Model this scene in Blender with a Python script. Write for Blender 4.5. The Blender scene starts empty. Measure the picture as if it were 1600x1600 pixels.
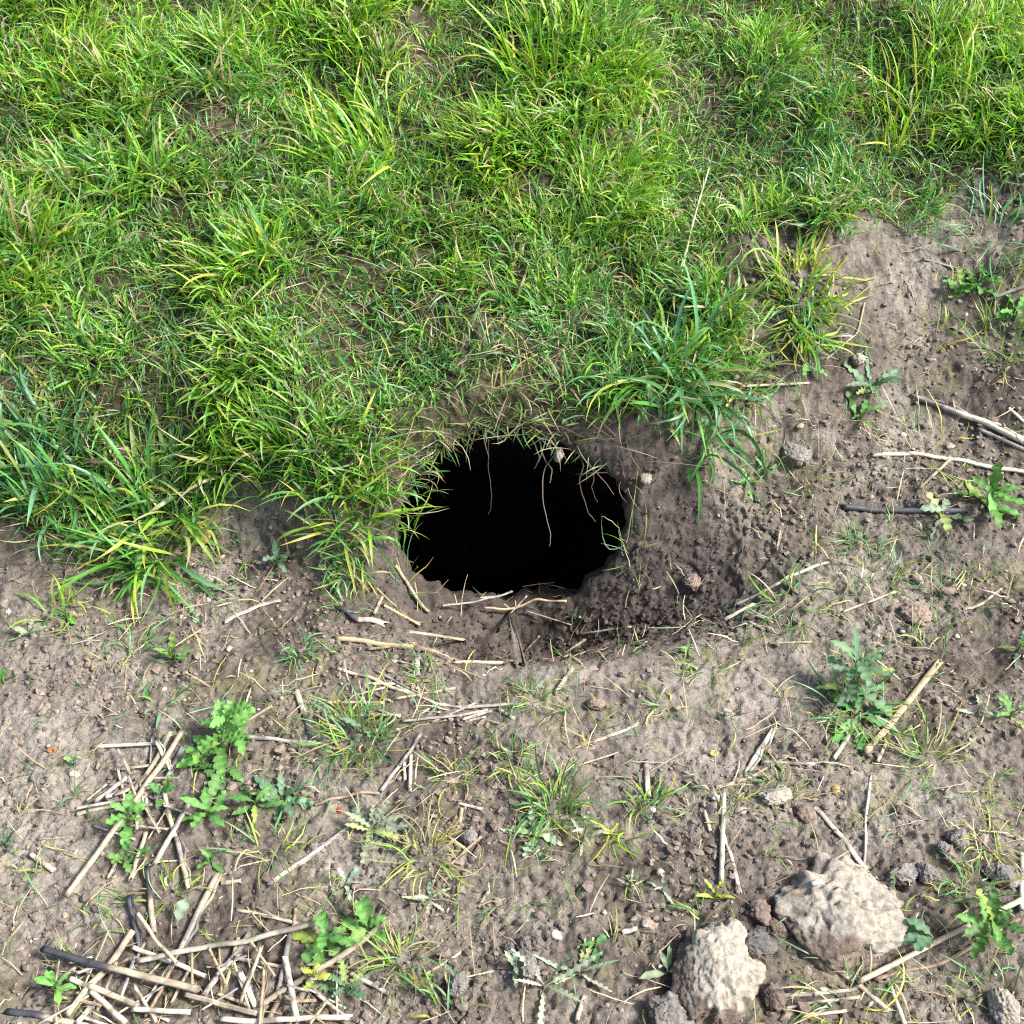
import bpy, math, random
import numpy as np
from math import radians as R, sin, cos, pi

rng = np.random.default_rng(11)
random.seed(5)
SC = bpy.context.scene
COL = SC.collection

# ------------------------------------------------------------------ camera
CAM = np.array([0.0, -1.262, 1.33])
TGT = np.array([0.0, -0.012, 0.075])
FOV = R(45)
cam = bpy.data.cameras.new('camera')
cam.sensor_fit = 'AUTO'
cam.angle = FOV
cam.clip_start = 0.02
cam.clip_end = 500
camo = bpy.data.objects.new('camera', cam)
COL.objects.link(camo)
import mathutils
fwd = mathutils.Vector(TGT - CAM)
camo.location = CAM
camo.rotation_euler = fwd.to_track_quat('-Z', 'Y').to_euler()
SC.camera = camo

# ------------------------------------------------------------------ light
SUN_EL, SUN_AZ = R(47), R(98)          # azimuth measured clockwise from +Y (north)
w = bpy.data.worlds.new('World')
SC.world = w
w.use_nodes = True
nt = w.node_tree
bg = nt.nodes['Background']
sky = nt.nodes.new('ShaderNodeTexSky')
sky.sky_type = 'NISHITA'
sky.sun_disc = False
sky.sun_elevation = SUN_EL
sky.sun_rotation = SUN_AZ
sky.air_density = 1.0
sky.dust_density = 4.0
sky.ozone_density = 0.6
nt.links.new(sky.outputs[0], bg.inputs[0])
bg.inputs[1].default_value = 0.10
sl = bpy.data.lights.new('sun', 'SUN')
sl.energy = 3.3
sl.angle = R(13)
sl.color = (1.0, 0.975, 0.93)
so = bpy.data.objects.new('sun', sl)
COL.objects.link(so)
sd = mathutils.Vector((sin(SUN_AZ) * cos(SUN_EL), cos(SUN_AZ) * cos(SUN_EL), sin(SUN_EL)))
so.rotation_euler = (-sd).to_track_quat('-Z', 'Y').to_euler()
so.location = (2, 2, 4)
SC.view_settings.view_transform = 'Standard'
SC.view_settings.look = 'None'
SC.view_settings.exposure = 1.22
SC.view_settings.gamma = 1.0
SC.cycles.use_denoising = False          # keep the fine grain of soil and grass
SC.cycles.pixel_filter_type = 'BLACKMAN_HARRIS'
SC.cycles.filter_width = 1.15

# ------------------------------------------------------------------ noise
_perm = np.random.default_rng(3).permutation(256)
PERM = np.concatenate([_perm, _perm, _perm])
_g = np.random.default_rng(4).normal(size=(256, 3))
GRAD = _g / np.linalg.norm(_g, axis=1, keepdims=True)

def perlin(x, y, z):
    x, y, z = np.broadcast_arrays(np.asarray(x, float), np.asarray(y, float), np.asarray(z, float))
    xi, yi, zi = np.floor(x).astype(int), np.floor(y).astype(int), np.floor(z).astype(int)
    xf, yf, zf = x - xi, y - yi, z - zi
    u, v, ww = [t * t * t * (t * (t * 6 - 15) + 10) for t in (xf, yf, zf)]
    out = 0
    for dx in (0, 1):
        for dy in (0, 1):
            for dz in (0, 1):
                hsh = PERM[PERM[PERM[(xi + dx) & 255] + ((yi + dy) & 255)] + ((zi + dz) & 255)]
                g = GRAD[hsh]
                d = g[..., 0] * (xf - dx) + g[..., 1] * (yf - dy) + g[..., 2] * (zf - dz)
                out = out + d * (u if dx else 1 - u) * (v if dy else 1 - v) * (ww if dz else 1 - ww)
    return out * 1.5

_cell = np.random.default_rng(8).random((256, 4))

def worley(x, y, z):
    """distance to the nearest scattered point, and that point's random value"""
    xi, yi, zi = np.floor(x).astype(int), np.floor(y).astype(int), np.floor(z).astype(int)
    best = np.full(x.shape, 9.0)
    val = np.zeros(x.shape)
    for dx in (-1, 0, 1):
        for dy in (-1, 0, 1):
            for dz in (-1, 0, 1):
                hsh = PERM[PERM[PERM[(xi + dx) & 255] + ((yi + dy) & 255)] + ((zi + dz) & 255)]
                c = _cell[hsh]
                d = (xi + dx + c[..., 0] - x) ** 2 + (yi + dy + c[..., 1] - y) ** 2 + (zi + dz + c[..., 2] - z) ** 2
                m = d < best
                best = np.where(m, d, best)
                val = np.where(m, c[..., 3], val)
    return np.sqrt(best), val

def sst(t):
    t = np.clip(t, 0, 1)
    return t * t * (3 - 2 * t)

# ------------------------------------------------------------------ land form
def h_base(x, y):
    x = np.asarray(x, float); y = np.asarray(y, float)
    near = np.exp(-(x / 0.27) ** 4)                      # steep face around the mouth
    right = sst((x - 0.08) / 0.42)
    left = sst((-x - 0.16) / 0.25)
    wd = 0.17 * near + (1 - near) * (0.26 * (1 - right) + 0.62 * right)
    y0 = -0.085 * near + (1 - near) * (-0.05 * (1 - right) - 0.10 * right)
    y0 = y0 - 0.055 * np.exp(-((x + 0.27) / 0.09) ** 2)
    face = 0.185 * sst((y - y0) / wd)
    rise = np.where(y > 0.02, 0.30 * (np.sqrt((y - 0.02) ** 2 + 0.02) - 0.1414), 0)
    far = np.clip(y - 2.0, 0, None)
    rise = rise - 0.26 * (np.sqrt(far ** 2 + 1) - 1)
    z = face + rise
    z = z + 0.012 * perlin(x * 2.3, y * 2.3, 1.3) + 0.008 * perlin(x * 6, y * 6, 7.7)
    lump = sst((y - 0.02 + 0.0 * x) / 0.25)
    z = z + lump * (0.055 * perlin(x * 3.9 + 4, y * 3.9, 2.2) + 0.020 * perlin(x * 9, y * 9, 5.1))
    # trodden bowl in front and to the right of the mouth
    rho = np.hypot((x - 0.02) / np.where(x > 0.02, 0.40, 0.225), (y + 0.045) / np.where(y < -0.045, 0.20, 0.17))
    rho = rho + 0.07 * perlin(x * 7, y * 7, 40.2)
    cone = np.clip(1.02 - rho, 0, None); cone = np.where(cone < 0.06, cone * cone / 0.12, cone - 0.03)
    wall = 1 - sst((rho - 0.70) / 0.32)
    lw = sst((0.02 - x) / 0.12)
    z = z - (0.205 * cone ** 1.25 * (1 - lw) + (0.06 * cone + 0.072 * wall) * lw)
    z = z - 0.02 * np.exp(-((x + 0.0) / 0.16) ** 2 - ((y + 0.09) / 0.09) ** 2)
    z = z + 0.012 * np.exp(-((x - 0.02) / 0.3) ** 2 - ((y + 0.31) / 0.09) ** 2)
    return z

GX0, GX1, GY0, GY1, GS = -3.0, 3.0, -2.0, 4.0, 0.01
_gx = np.arange(GX0, GX1 + GS / 2, GS); _gy = np.arange(GY0, GY1 + GS / 2, GS)
HG = h_base(*np.meshgrid(_gx, _gy))

def H(x, y):
    x = np.asarray(x, float); y = np.asarray(y, float)
    fx = np.clip((x - GX0) / GS, 0, HG.shape[1] - 1.001); fy = np.clip((y - GY0) / GS, 0, HG.shape[0] - 1.001)
    ix, iy = fx.astype(int), fy.astype(int)
    u, v = fx - ix, fy - iy
    return (HG[iy, ix] * (1 - u) * (1 - v) + HG[iy, ix + 1] * u * (1 - v) + HG[iy + 1, ix] * (1 - u) * v + HG[iy + 1, ix + 1] * u * v)

_f = (TGT - CAM) / np.linalg.norm(TGT - CAM)
_r = np.cross(_f, [0, 0, 1]); _r /= np.linalg.norm(_r)
_u = np.cross(_r, _f)
_th = math.tan(FOV / 2)

def spot(px, py):
    """where on the ground a mark of the reference sheet (1600 units a side) lies"""
    px = np.atleast_1d(np.asarray(px, float)); py = np.atleast_1d(np.asarray(py, float))
    a = (px - 800) / 800 * _th; b = (800 - py) / 800 * _th
    d = _f[None] + a[:, None] * _r[None] + b[:, None] * _u[None]
    lo = np.full(len(px), 0.5); t = lo.copy(); hit = np.zeros(len(px), bool); step = 0.02
    for k in range(260):
        p = CAM + d * t[:, None]
        under = (p[:, 2] < H(p[:, 0], p[:, 1])) & ~hit
        hit |= under
        t = np.where(hit, t, t + step)
    a0, b0 = t - step, t.copy()
    for k in range(14):
        m = (a0 + b0) / 2
        p = CAM + d * m[:, None]
        un = p[:, 2] < H(p[:, 0], p[:, 1])
        b0 = np.where(un, m, b0); a0 = np.where(un, a0, m)
    p = CAM + d * b0[:, None]
    return p

def spot1(px, py):
    return spot([px], [py])[0]

def to_px(p):
    p = np.atleast_2d(p); q = p - CAM
    dz = q @ _f
    return 800 + (q @ _r) / dz / _th * 800, 800 - (q @ _u) / dz / _th * 800

def metres(px, py, n):
    """length in metres of n sheet units at that spot"""
    p = spot1(px, py)
    return n / 800 * _th * float((p - CAM) @ _f)

# ------------------------------------------------------------------ mesh helpers
def mesh_obj(name, verts, faces, mat, parent=None, col=None, smooth=True, attrs=None):
    """faces: list of int arrays (n,3) or (n,4)"""
    me = bpy.data.meshes.new(name)
    verts = np.asarray(verts, np.float32)
    if not isinstance(faces, (list, tuple)):
        faces = [faces]
    faces = [np.asarray(f, np.int32) for f in faces if len(f)]
    loops = np.concatenate([f.ravel() for f in faces])
    tot = np.concatenate([np.full(len(f), f.shape[1], np.int32) for f in faces])
    start = np.concatenate([[0], np.cumsum(tot)[:-1]]).astype(np.int32)
    me.vertices.add(len(verts)); me.vertices.foreach_set('co', verts.ravel())
    me.loops.add(len(loops)); me.loops.foreach_set('vertex_index', loops)
    me.polygons.add(len(tot)); me.polygons.foreach_set('loop_start', start)
    me.polygons.foreach_set('loop_total', tot)
    me.polygons.foreach_set('use_smooth', np.full(len(tot), smooth, bool))
    if col is not None:
        at = me.attributes.new('tint', 'FLOAT_COLOR', 'POINT')
        c = np.ones((len(verts), 4), np.float32); c[:, :3] = np.asarray(col)
        at.data.foreach_set('color', c.ravel())
    for k, v in (attrs or {}).items():
        at = me.attributes.new(k, 'FLOAT', 'POINT')
        at.data.foreach_set('value', np.asarray(v, np.float32))
    me.update(calc_edges=True)
    me.validate()
    me.materials.append(mat)
    o = bpy.data.objects.new(name, me)
    COL.objects.link(o)
    if parent is not None:
        o.parent = parent
    return o

def tag(o, label, cat, group=None):
    o['label'] = label
    o['category'] = cat
    if group:
        o['group'] = group
    return o

def empty(name, loc):
    o = bpy.data.objects.new(name, None)
    o.empty_display_size = 0.02
    COL.objects.link(o)
    o.location = loc
    return o

def recentre(o, loc):
    loc = np.asarray(loc, np.float32)
    me = o.data
    n = len(me.vertices)
    a = np.zeros(n * 3, np.float32)
    me.vertices.foreach_get('co', a)
    me.vertices.foreach_set('co', (a.reshape(-1, 3) - loc).ravel())
    o.location = [float(t) for t in loc]
    me.update()

# ------------------------------------------------------------------ materials
def new_mat(name):
    m = bpy.data.materials.new(name)
    m.use_nodes = True
    return m, m.node_tree, m.node_tree.nodes['Principled BSDF']

def N(t, kind, **kw):
    n = t.nodes.new(kind)
    for k, v in kw.items():
        if k.startswith('i_'):
            n.inputs[k[2:].replace('_', ' ')].default_value = v
        else:
            setattr(n, k, v)
    return n

def ramp(t, fac, stops):
    r = t.nodes.new('ShaderNodeValToRGB')
    el = r.color_ramp.elements
    while len(el) < len(stops):
        el.new(0.5)
    for e, (p, c) in zip(el, stops):
        e.position = p
        e.color = (*c, 1) if len(c) == 3 else c
    t.links.new(fac, r.inputs[0])
    return r.outputs[0]

def mix(t, fac, a, b, kind='MIX'):
    m = t.nodes.new('ShaderNodeMix')
    m.data_type = 'RGBA'; m.blend_type = kind
    if isinstance(fac, (int, float)):
        m.inputs[0].default_value = fac
    else:
        t.links.new(fac, m.inputs[0])
    for s, v in ((6, a), (7, b)):
        if isinstance(v, tuple):
            m.inputs[s].default_value = (*v, 1)
        else:
            t.links.new(v, m.inputs[s])
    return m.outputs[2]

def noise(t, co, scale, detail=4, rough=0.6, dist=0.0):
    n = N(t, 'ShaderNodeTexNoise')
    n.inputs['Scale'].default_value = scale
    n.inputs['Detail'].default_value = detail
    n.inputs['Roughness'].default_value = rough
    n.inputs['Distortion'].default_value = dist
    t.links.new(co, n.inputs['Vector'])
    return n.outputs[0]

def soil_material():
    m, t, b = new_mat('soil')
    L = t.links.new
    co = N(t, 'ShaderNodeTexCoord').outputs['Object']
    moist = N(t, 'ShaderNodeAttribute', attribute_name='moist').outputs['Fac']
    sward = N(t, 'ShaderNodeAttribute', attribute_name='sward').outputs['Fac']
    n1 = noise(t, co, 5.5, 5, 0.62, 0.6)
    n2 = noise(t, co, 34, 6, 0.7, 0.3)
    n3 = noise(t, co, 190, 4, 0.7)
    n4 = noise(t, co, 9, 4, 0.6, 1.0)
    dry = ramp(t, n1, [(0.32, (0.088, 0.074, 0.064)), (0.44, (0.142, 0.121, 0.104)), (0.54, (0.205, 0.181, 0.156)), (0.66, (0.285, 0.260, 0.226))])
    c2 = ramp(t, n2, [(0.30, (0.42, 0.40, 0.39)), (0.47, (0.86, 0.85, 0.84)), (0.62, (1.12, 1.10, 1.07)), (0.78, (1.3, 1.29, 1.26))])
    dry = mix(t, 1.0, dry, c2, 'MULTIPLY')
    n6 = noise(t, co, 75, 5, 0.75, 0.8)
    dry = mix(t, 1.0, dry, ramp(t, n6, [(0.34, (0.45, 0.43, 0.42)), (0.44, (0.95, 0.95, 0.95)), (0.60, (1.08, 1.08, 1.07)), (0.70, (1.35, 1.34, 1.32))]), 'MULTIPLY')
    crust = N(t, 'ShaderNodeAttribute', attribute_name='crust').outputs['Fac']
    dry = mix(t, crust, dry, mix(t, 1.0, ramp(t, n2, [(0.30, (0.165, 0.142, 0.122)), (0.5, (0.268, 0.240, 0.208)), (0.72, (0.330, 0.302, 0.266))]), ramp(t, n6, [(0.34, (0.55, 0.54, 0.53)), (0.46, (1, 1, 1))]), 'MULTIPLY'))
    alg = ramp(t, n4, [(0.56, (0, 0, 0)), (0.70, (0.5, 0.5, 0.5))])
    dry = mix(t, alg, dry, (0.19, 0.18, 0.085))
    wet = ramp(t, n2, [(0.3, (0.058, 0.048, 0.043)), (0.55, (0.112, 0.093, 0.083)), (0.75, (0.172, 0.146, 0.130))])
    # fresh moist earth with an uneven edge
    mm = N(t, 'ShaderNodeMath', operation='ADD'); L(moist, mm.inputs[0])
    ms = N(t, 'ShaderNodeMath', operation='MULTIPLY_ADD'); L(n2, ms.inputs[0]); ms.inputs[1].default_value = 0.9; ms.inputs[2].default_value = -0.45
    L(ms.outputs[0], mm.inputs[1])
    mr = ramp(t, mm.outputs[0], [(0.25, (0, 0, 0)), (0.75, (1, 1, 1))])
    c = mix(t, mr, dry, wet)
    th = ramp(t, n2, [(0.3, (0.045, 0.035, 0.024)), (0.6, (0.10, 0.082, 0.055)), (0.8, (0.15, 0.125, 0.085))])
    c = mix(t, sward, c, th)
    gr = ramp(t, n3, [(0.30, (0.55, 0.54, 0.53)), (0.5, (1, 1, 1)), (0.70, (1.25, 1.24, 1.22))])
    c = mix(t, 0.75, c, gr, 'MULTIPLY')
    L(c, b.inputs['Base Color'])
    b.inputs['Roughness'].default_value = 0.92
    b.inputs['Specular IOR Level'].default_value = 0.18
    # small scale relief: grains, pits, drying cracks
    v = N(t, 'ShaderNodeTexVoronoi', feature='DISTANCE_TO_EDGE')
    v.inputs['Scale'].default_value = 26
    wv = N(t, 'ShaderNodeVectorMath', operation='MULTIPLY_ADD')
    nn = N(t, 'ShaderNodeTexNoise'); nn.inputs['Scale'].default_value = 20; nn.inputs['Detail'].default_value = 3
    L(co, nn.inputs['Vector'])
    L(nn.outputs['Color'], wv.inputs[0]); wv.inputs[1].default_value = (0.09, 0.09, 0.09); L(co, wv.inputs[2])
    L(wv.outputs[0], v.inputs['Vector'])
    crack = ramp(t, v.outputs['Distance'], [(0.0, (0, 0, 0)), (0.06, (1, 1, 1))])
    ckm = ramp(t, n1, [(0.45, (1, 1, 1)), (0.56, (0, 0, 0))])
    crack = mix(t, ckm, crack, (1.0, 1.0, 1.0))
    b1 = N(t, 'ShaderNodeBump'); b1.inputs['Strength'].default_value = 0.5; b1.inputs['Distance'].default_value = 0.003
    L(crack, b1.inputs['Height'])
    b2 = N(t, 'ShaderNodeBump'); b2.inputs['Strength'].default_value = 0.9; b2.inputs['Distance'].default_value = 0.004
    n5 = noise(t, co, 110, 5, 0.75)
    L(n5, b2.inputs['Height']); L(b1.outputs[0], b2.inputs['Normal'])
    b3 = N(t, 'ShaderNodeBump'); b3.inputs['Strength'].default_value = 0.7; b3.inputs['Distance'].default_value = 0.0012
    L(noise(t, co, 420, 3, 0.7), b3.inputs['Height']); L(b2.outputs[0], b3.inputs['Normal'])
    L(b3.outputs[0], b.inputs['Normal'])
    return m

def tint_material(name, rough=0.6, spec=0.3, grain=0.0, grain_scale=(60, 60, 60), trans=0.0, bump=0.0):
    """colour of each piece from its own 'tint' attribute, with fine grain"""
    m, t, b = new_mat(name)
    L = t.links.new
    c = N(t, 'ShaderNodeAttribute', attribute_name='tint').outputs['Color']
    co = N(t, 'ShaderNodeTexCoord').outputs['Object']
    if grain:
        mp = N(t, 'ShaderNodeMapping'); mp.inputs['Scale'].default_value = grain_scale
        L(co, mp.inputs['Vector'])
        n = noise(t, mp.outputs[0], 1.0, 5, 0.7)
        lo, hi = 1 - grain, 1 + grain
        c = mix(t, 1.0, c, ramp(t, n, [(0.28, (lo, lo, lo)), (0.5, (1, 1, 1)), (0.72, (hi, hi, hi))]), 'MULTIPLY')
        if bump:
            bp = N(t, 'ShaderNodeBump'); bp.inputs['Strength'].default_value = 0.8; bp.inputs['Distance'].default_value = bump
            L(n, bp.inputs['Height']); L(bp.outputs[0], b.inputs['Normal'])
    L(c, b.inputs['Base Color'])
    b.inputs['Roughness'].default_value = rough
    b.inputs['Specular IOR Level'].default_value = spec
    if trans:
        tr = N(t, 'ShaderNodeBsdfTranslucent')
        tc = mix(t, 1.0, c, (1.2, 1.3, 0.6), 'MULTIPLY')
        L(tc, tr.inputs['Color'])
        mx = N(t, 'ShaderNodeMixShader'); mx.inputs[0].default_value = trans
        L(b.outputs[0], mx.inputs[1]); L(tr.outputs[0], mx.inputs[2])
        L(mx.outputs[0], t.nodes['Material Output'].inputs['Surface'])
    return m

M_SOIL = soil_material()
M_GRASS = tint_material('grass_blade', 0.38, 0.55, 0.18, (90, 90, 90), 0.36)
M_LEAF = tint_material('weed_leaf', 0.55, 0.35, 0.22, (160, 160, 160), 0.25, 0.0006)
M_STRAW = tint_material('straw', 0.55, 0.35, 0.30, (140, 140, 140), 0.0, 0.0006)
M_CLOD = tint_material('dry_clod', 0.95, 0.12, 0.45, (130, 130, 130), 0.0, 0.003)
M_STONE = tint_material('pebble', 0.6, 0.3, 0.25, (220, 220, 220), 0.0, 0.0006)
M_ROOT = tint_material('root', 0.8, 0.15, 0.3, (200, 200, 200), 0.0, 0.0004)

# ------------------------------------------------------------------ burrow mouth outline
AX = np.array([-0.06, math.cos(R(33)), -math.sin(R(33))]); AX /= np.linalg.norm(AX)
E1 = np.cross(AX, [0, 0, 1]); E1 /= np.linalg.norm(E1)
E2 = np.cross(E1, AX)
_mouth = [(755, 678), (830, 680), (900, 706), (950, 748), (978, 800), (968, 860), (940, 908), (890, 938), (820, 953), (740, 955), (676, 944), (634, 910), (616, 860), (624, 808), (648, 765), (690, 712)]
_mp = spot([a for a, b in _mouth], [b for a, b in _mouth])
MC = np.array([0.0, float(_mp[:, 1].mean()), float(_mp[:, 2].mean())])
_p = (_mp - MC) @ E1; _q = (_mp - MC) @ E2
PC = np.array([(_p.max() + _p.min()) / 2, (_q.max() + _q.min()) / 2])
_ang = np.arctan2(_q - PC[1], _p - PC[0]); _rad = np.hypot(_p - PC[0], _q - PC[1])
_o = np.argsort(_ang)
_ang, _rad = _ang[_o], _rad[_o]
TH = np.linspace(-pi, pi, 257)
RT = np.interp(TH, np.concatenate([_ang - 2 * pi, _ang, _ang + 2 * pi]), np.tile(_rad, 3))
_k = np.hanning(17); _k /= _k.sum()
RT = np.convolve(np.concatenate([RT[-9:-1], RT, RT[1:9]]), _k, 'valid')
RT = RT * (1 + 0.05 * perlin(np.cos(TH) * 3, np.sin(TH) * 3, 0.5) + 0.045 * perlin(np.cos(TH) * 9, np.sin(TH) * 9, 4.5))

def mouth_r(P):
    """r/R of a point seen along the tunnel axis (below 1 = inside the mouth), its angle and R"""
    d = P - MC
    p = d @ E1 - PC[0]; q = d @ E2 - PC[1]
    th = np.arctan2(q, p)
    Rm = np.interp(th, TH, RT)
    return np.hypot(p, q) / Rm, th, Rm

_lo, _hi = np.full(257, -0.6), np.full(257, 0.9)
_c0 = MC + (PC[0] + RT * np.cos(TH))[:, None] * E1 + (PC[1] + RT * np.sin(TH))[:, None] * E2
for _i in range(40):
    _m = (_lo + _hi) / 2
    _pt = _c0 + _m[:, None] * AX
    _un = _pt[:, 2] < H(_pt[:, 0], _pt[:, 1])
    _hi = np.where(_un, _m, _hi); _lo = np.where(_un, _lo, _m)
SRIM = _hi

# ------------------------------------------------------------------ where grass grows
# edge of the sward (sheet units), grass lies above it
_edge = [(-500, 780), (-200, 800), (0, 800), (60, 830), (130, 850), (200, 850), (260, 850), (330, 830), (380, 770), (470, 770), (520, 800), (590, 790), (630, 735), (690, 700),
         (760, 668), (850, 672), (930, 680), (985, 640), (1060, 640), (1140, 620), (1165, 540), (1120, 470), (1060, 430), (1110, 390), (1200, 370), (1330, 350), (1420, 330), (1500, 290), (1600, 270), (1750, 240), (2100, 200)]
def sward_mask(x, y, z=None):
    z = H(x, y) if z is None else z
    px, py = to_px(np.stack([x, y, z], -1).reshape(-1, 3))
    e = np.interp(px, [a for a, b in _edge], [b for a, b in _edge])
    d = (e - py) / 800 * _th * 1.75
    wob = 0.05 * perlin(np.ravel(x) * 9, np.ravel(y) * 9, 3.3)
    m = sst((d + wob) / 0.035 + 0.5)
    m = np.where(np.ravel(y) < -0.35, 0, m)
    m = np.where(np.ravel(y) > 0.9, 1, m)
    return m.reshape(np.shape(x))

_thin = [(800, 640, 110, 35, .75), (690, 690, 60, 25, .5), (700, 470, 75, 45, .85), (330, 160, 60, 35, .6), (70, 285, 60, 30, .75), (1290, 150, 80, 40, .6), (660, 95, 60, 30, .45), (840, 570, 80, 50, .5), (600, 560, 60, 60, .3),
         (790, 625, 70, 30, .55), (1130, 410, 60, 30, .7), (930, 500, 70, 40, .5), (450, 560, 50, 40, .25), (1050, 150, 50, 30, .4), (160, 30, 60, 30, .5), (545, 250, 30, 20, .35), (1000, 290, 25, 40, .3),
         (760, 200, 25, 60, .4), (740, 330, 30, 30, .4), (40, 640, 60, 20, .4)]
_tc = spot([a[0] for a in _thin], [a[1] for a in _thin])

def thin_mask(x, y):
    m = np.zeros(np.shape(x))
    for (px, py, rx, ry, s), c in zip(_thin, _tc):
        dist = float((c - CAM) @ _f)
        k = _th / 800 * dist
        rX, rY = rx * k, ry * k * 1.7
        m = np.maximum(m, s * np.exp(-((x - c[0]) / rX) ** 2 - ((y - c[1]) / rY) ** 2))
    return m

def moist_mask(x, y):
    m = 1.0 * np.exp(-(np.clip(np.hypot((x - 0.06) / 0.33, (y + 0.045) / 0.185) - 0.55, 0, None) / 0.42) ** 2)
    m = np.maximum(m, 0.6 * np.exp(-((x + 0.02) / 0.22) ** 2 - ((y + 0.12) / 0.06) ** 2))
    for (px, py, rx, ry, s) in [(1195, 1440, 60, 60, .9), (1060, 1560, 60, 60, .8), (1170, 1330, 90, 60, .45), (1480, 850, 150, 60, .6), (1400, 1350, 80, 50, .4), (1440, 1000, 80, 40, .45), (1390, 1060, 60, 60, .5), (250, 1480, 160, 60, .5), (250, 1270, 70, 70, .5), (1330, 560, 110, 50, .35),
                                (390, 1390, 70, 70, .45), (90, 1590, 120, 30, .5), (60, 1010, 80, 40, .35), (700, 1570, 160, 60, .35), (860, 1470, 90, 50, .4), (500, 900, 80, 60, .3), (1330, 1570, 160, 40, .55), (930, 1260, 100, 60, .25)]:
        c = spot1(px, py); k = _th / 800 * float((c - CAM) @ _f)
        m = np.maximum(m, s * np.exp(-((x - c[0]) / (rx * k)) ** 2 - ((y - c[1]) / (ry * k * 1.35)) ** 2))
    return m

# ------------------------------------------------------------------ ground sheet
def axis(lo, hi, parts, reach):
    a = [lo]
    for end, st in parts:
        n = max(1, round((end - a[-1]) / st))
        a += list(np.linspace(a[-1], end, n + 1)[1:])
    s = parts[-1][1]; up = [a[-1]]
    while up[-1] < reach:
        s *= 1.3; up.append(up[-1] + s)
    s = parts[0][1]; dn = [a[0]]
    while dn[-1] > -reach:
        s *= 1.3; dn.append(dn[-1] - s)
    return np.array(dn[:0:-1] + a + up[1:])

xs = axis(-1.0, 1.0, [(-0.7, 0.004), (0.72, 0.0024), (1.0, 0.004)], 60)
ys = axis(-0.82, 1.6, [(0.12, 0.0024), (0.5, 0.0045), (1.6, 0.009)], 60)
X, Y = np.meshgrid(xs, ys)
Z = h_base(X, Y)
P = np.stack([X, Y, Z], -1)
moist = moist_mask(X, Y)
crust = np.zeros(X.shape)
for (px_, py_, rx_, ry_, s_) in [(1130, 1080, 150, 60, 1), (850, 1060, 200, 40, .7), (60, 1180, 120, 90, .9), (180, 1040, 110, 60, .6), (1050, 1150, 120, 60, .8), (620, 1350, 60, 40, .8), (1480, 1240, 100, 50, .8), (60, 1340, 80, 60, .7), (1400, 440, 70, 40, .6), (1310, 1220, 90, 50, .5)]:
    c_ = spot1(px_, py_); k_ = _th / 800 * float((c_ - CAM) @ _f)
    crust = np.maximum(crust, s_ * np.exp(-((X - c_[0]) / (rx_ * k_)) ** 2 - ((Y - c_[1]) / (ry_ * k_ * 1.4)) ** 2))
crust = np.clip(crust * (1 + .7 * perlin(X * 14, Y * 14, 2.9)), 0, 1)
sward = sward_mask(X, Y, Z)
rr, th, Rm = mouth_r(P.reshape(-1, 3))
rr = rr.reshape(X.shape); th = th.reshape(X.shape); Rm = Rm.reshape(X.shape)
close = (np.hypot(X, Y) < 0.6)
inner = close & (rr < 1)
k = np.clip((1 - rr) / 0.2, 0, 1)
srim = np.interp(th, TH, SRIM)
Rn = Rm * (1 + 0.05 * k)
Q = MC + (PC[0] + Rn * np.cos(th))[..., None] * E1 + (PC[1] + Rn * np.sin(th))[..., None] * E2 + (srim + 0.012 + 0.06 * k)[..., None] * AX
P = np.where(inner[..., None], Q, P)
ring = close & (rr >= 1) & (rr < 1.14)
P = np.where(ring[..., None], P + (0.012 * ((1.14 - rr) / 0.14) ** 2)[..., None] * AX, P)
gu = np.gradient(P, axis=1); gv = np.gradient(P, axis=0)
nm = np.cross(gu, gv); nm /= np.linalg.norm(nm, axis=-1, keepdims=True) + 1e-12
vis = (np.abs(X) < 1.05) & (Y > -0.85) & (Y < 1.65)
pv = P[vis]
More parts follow.
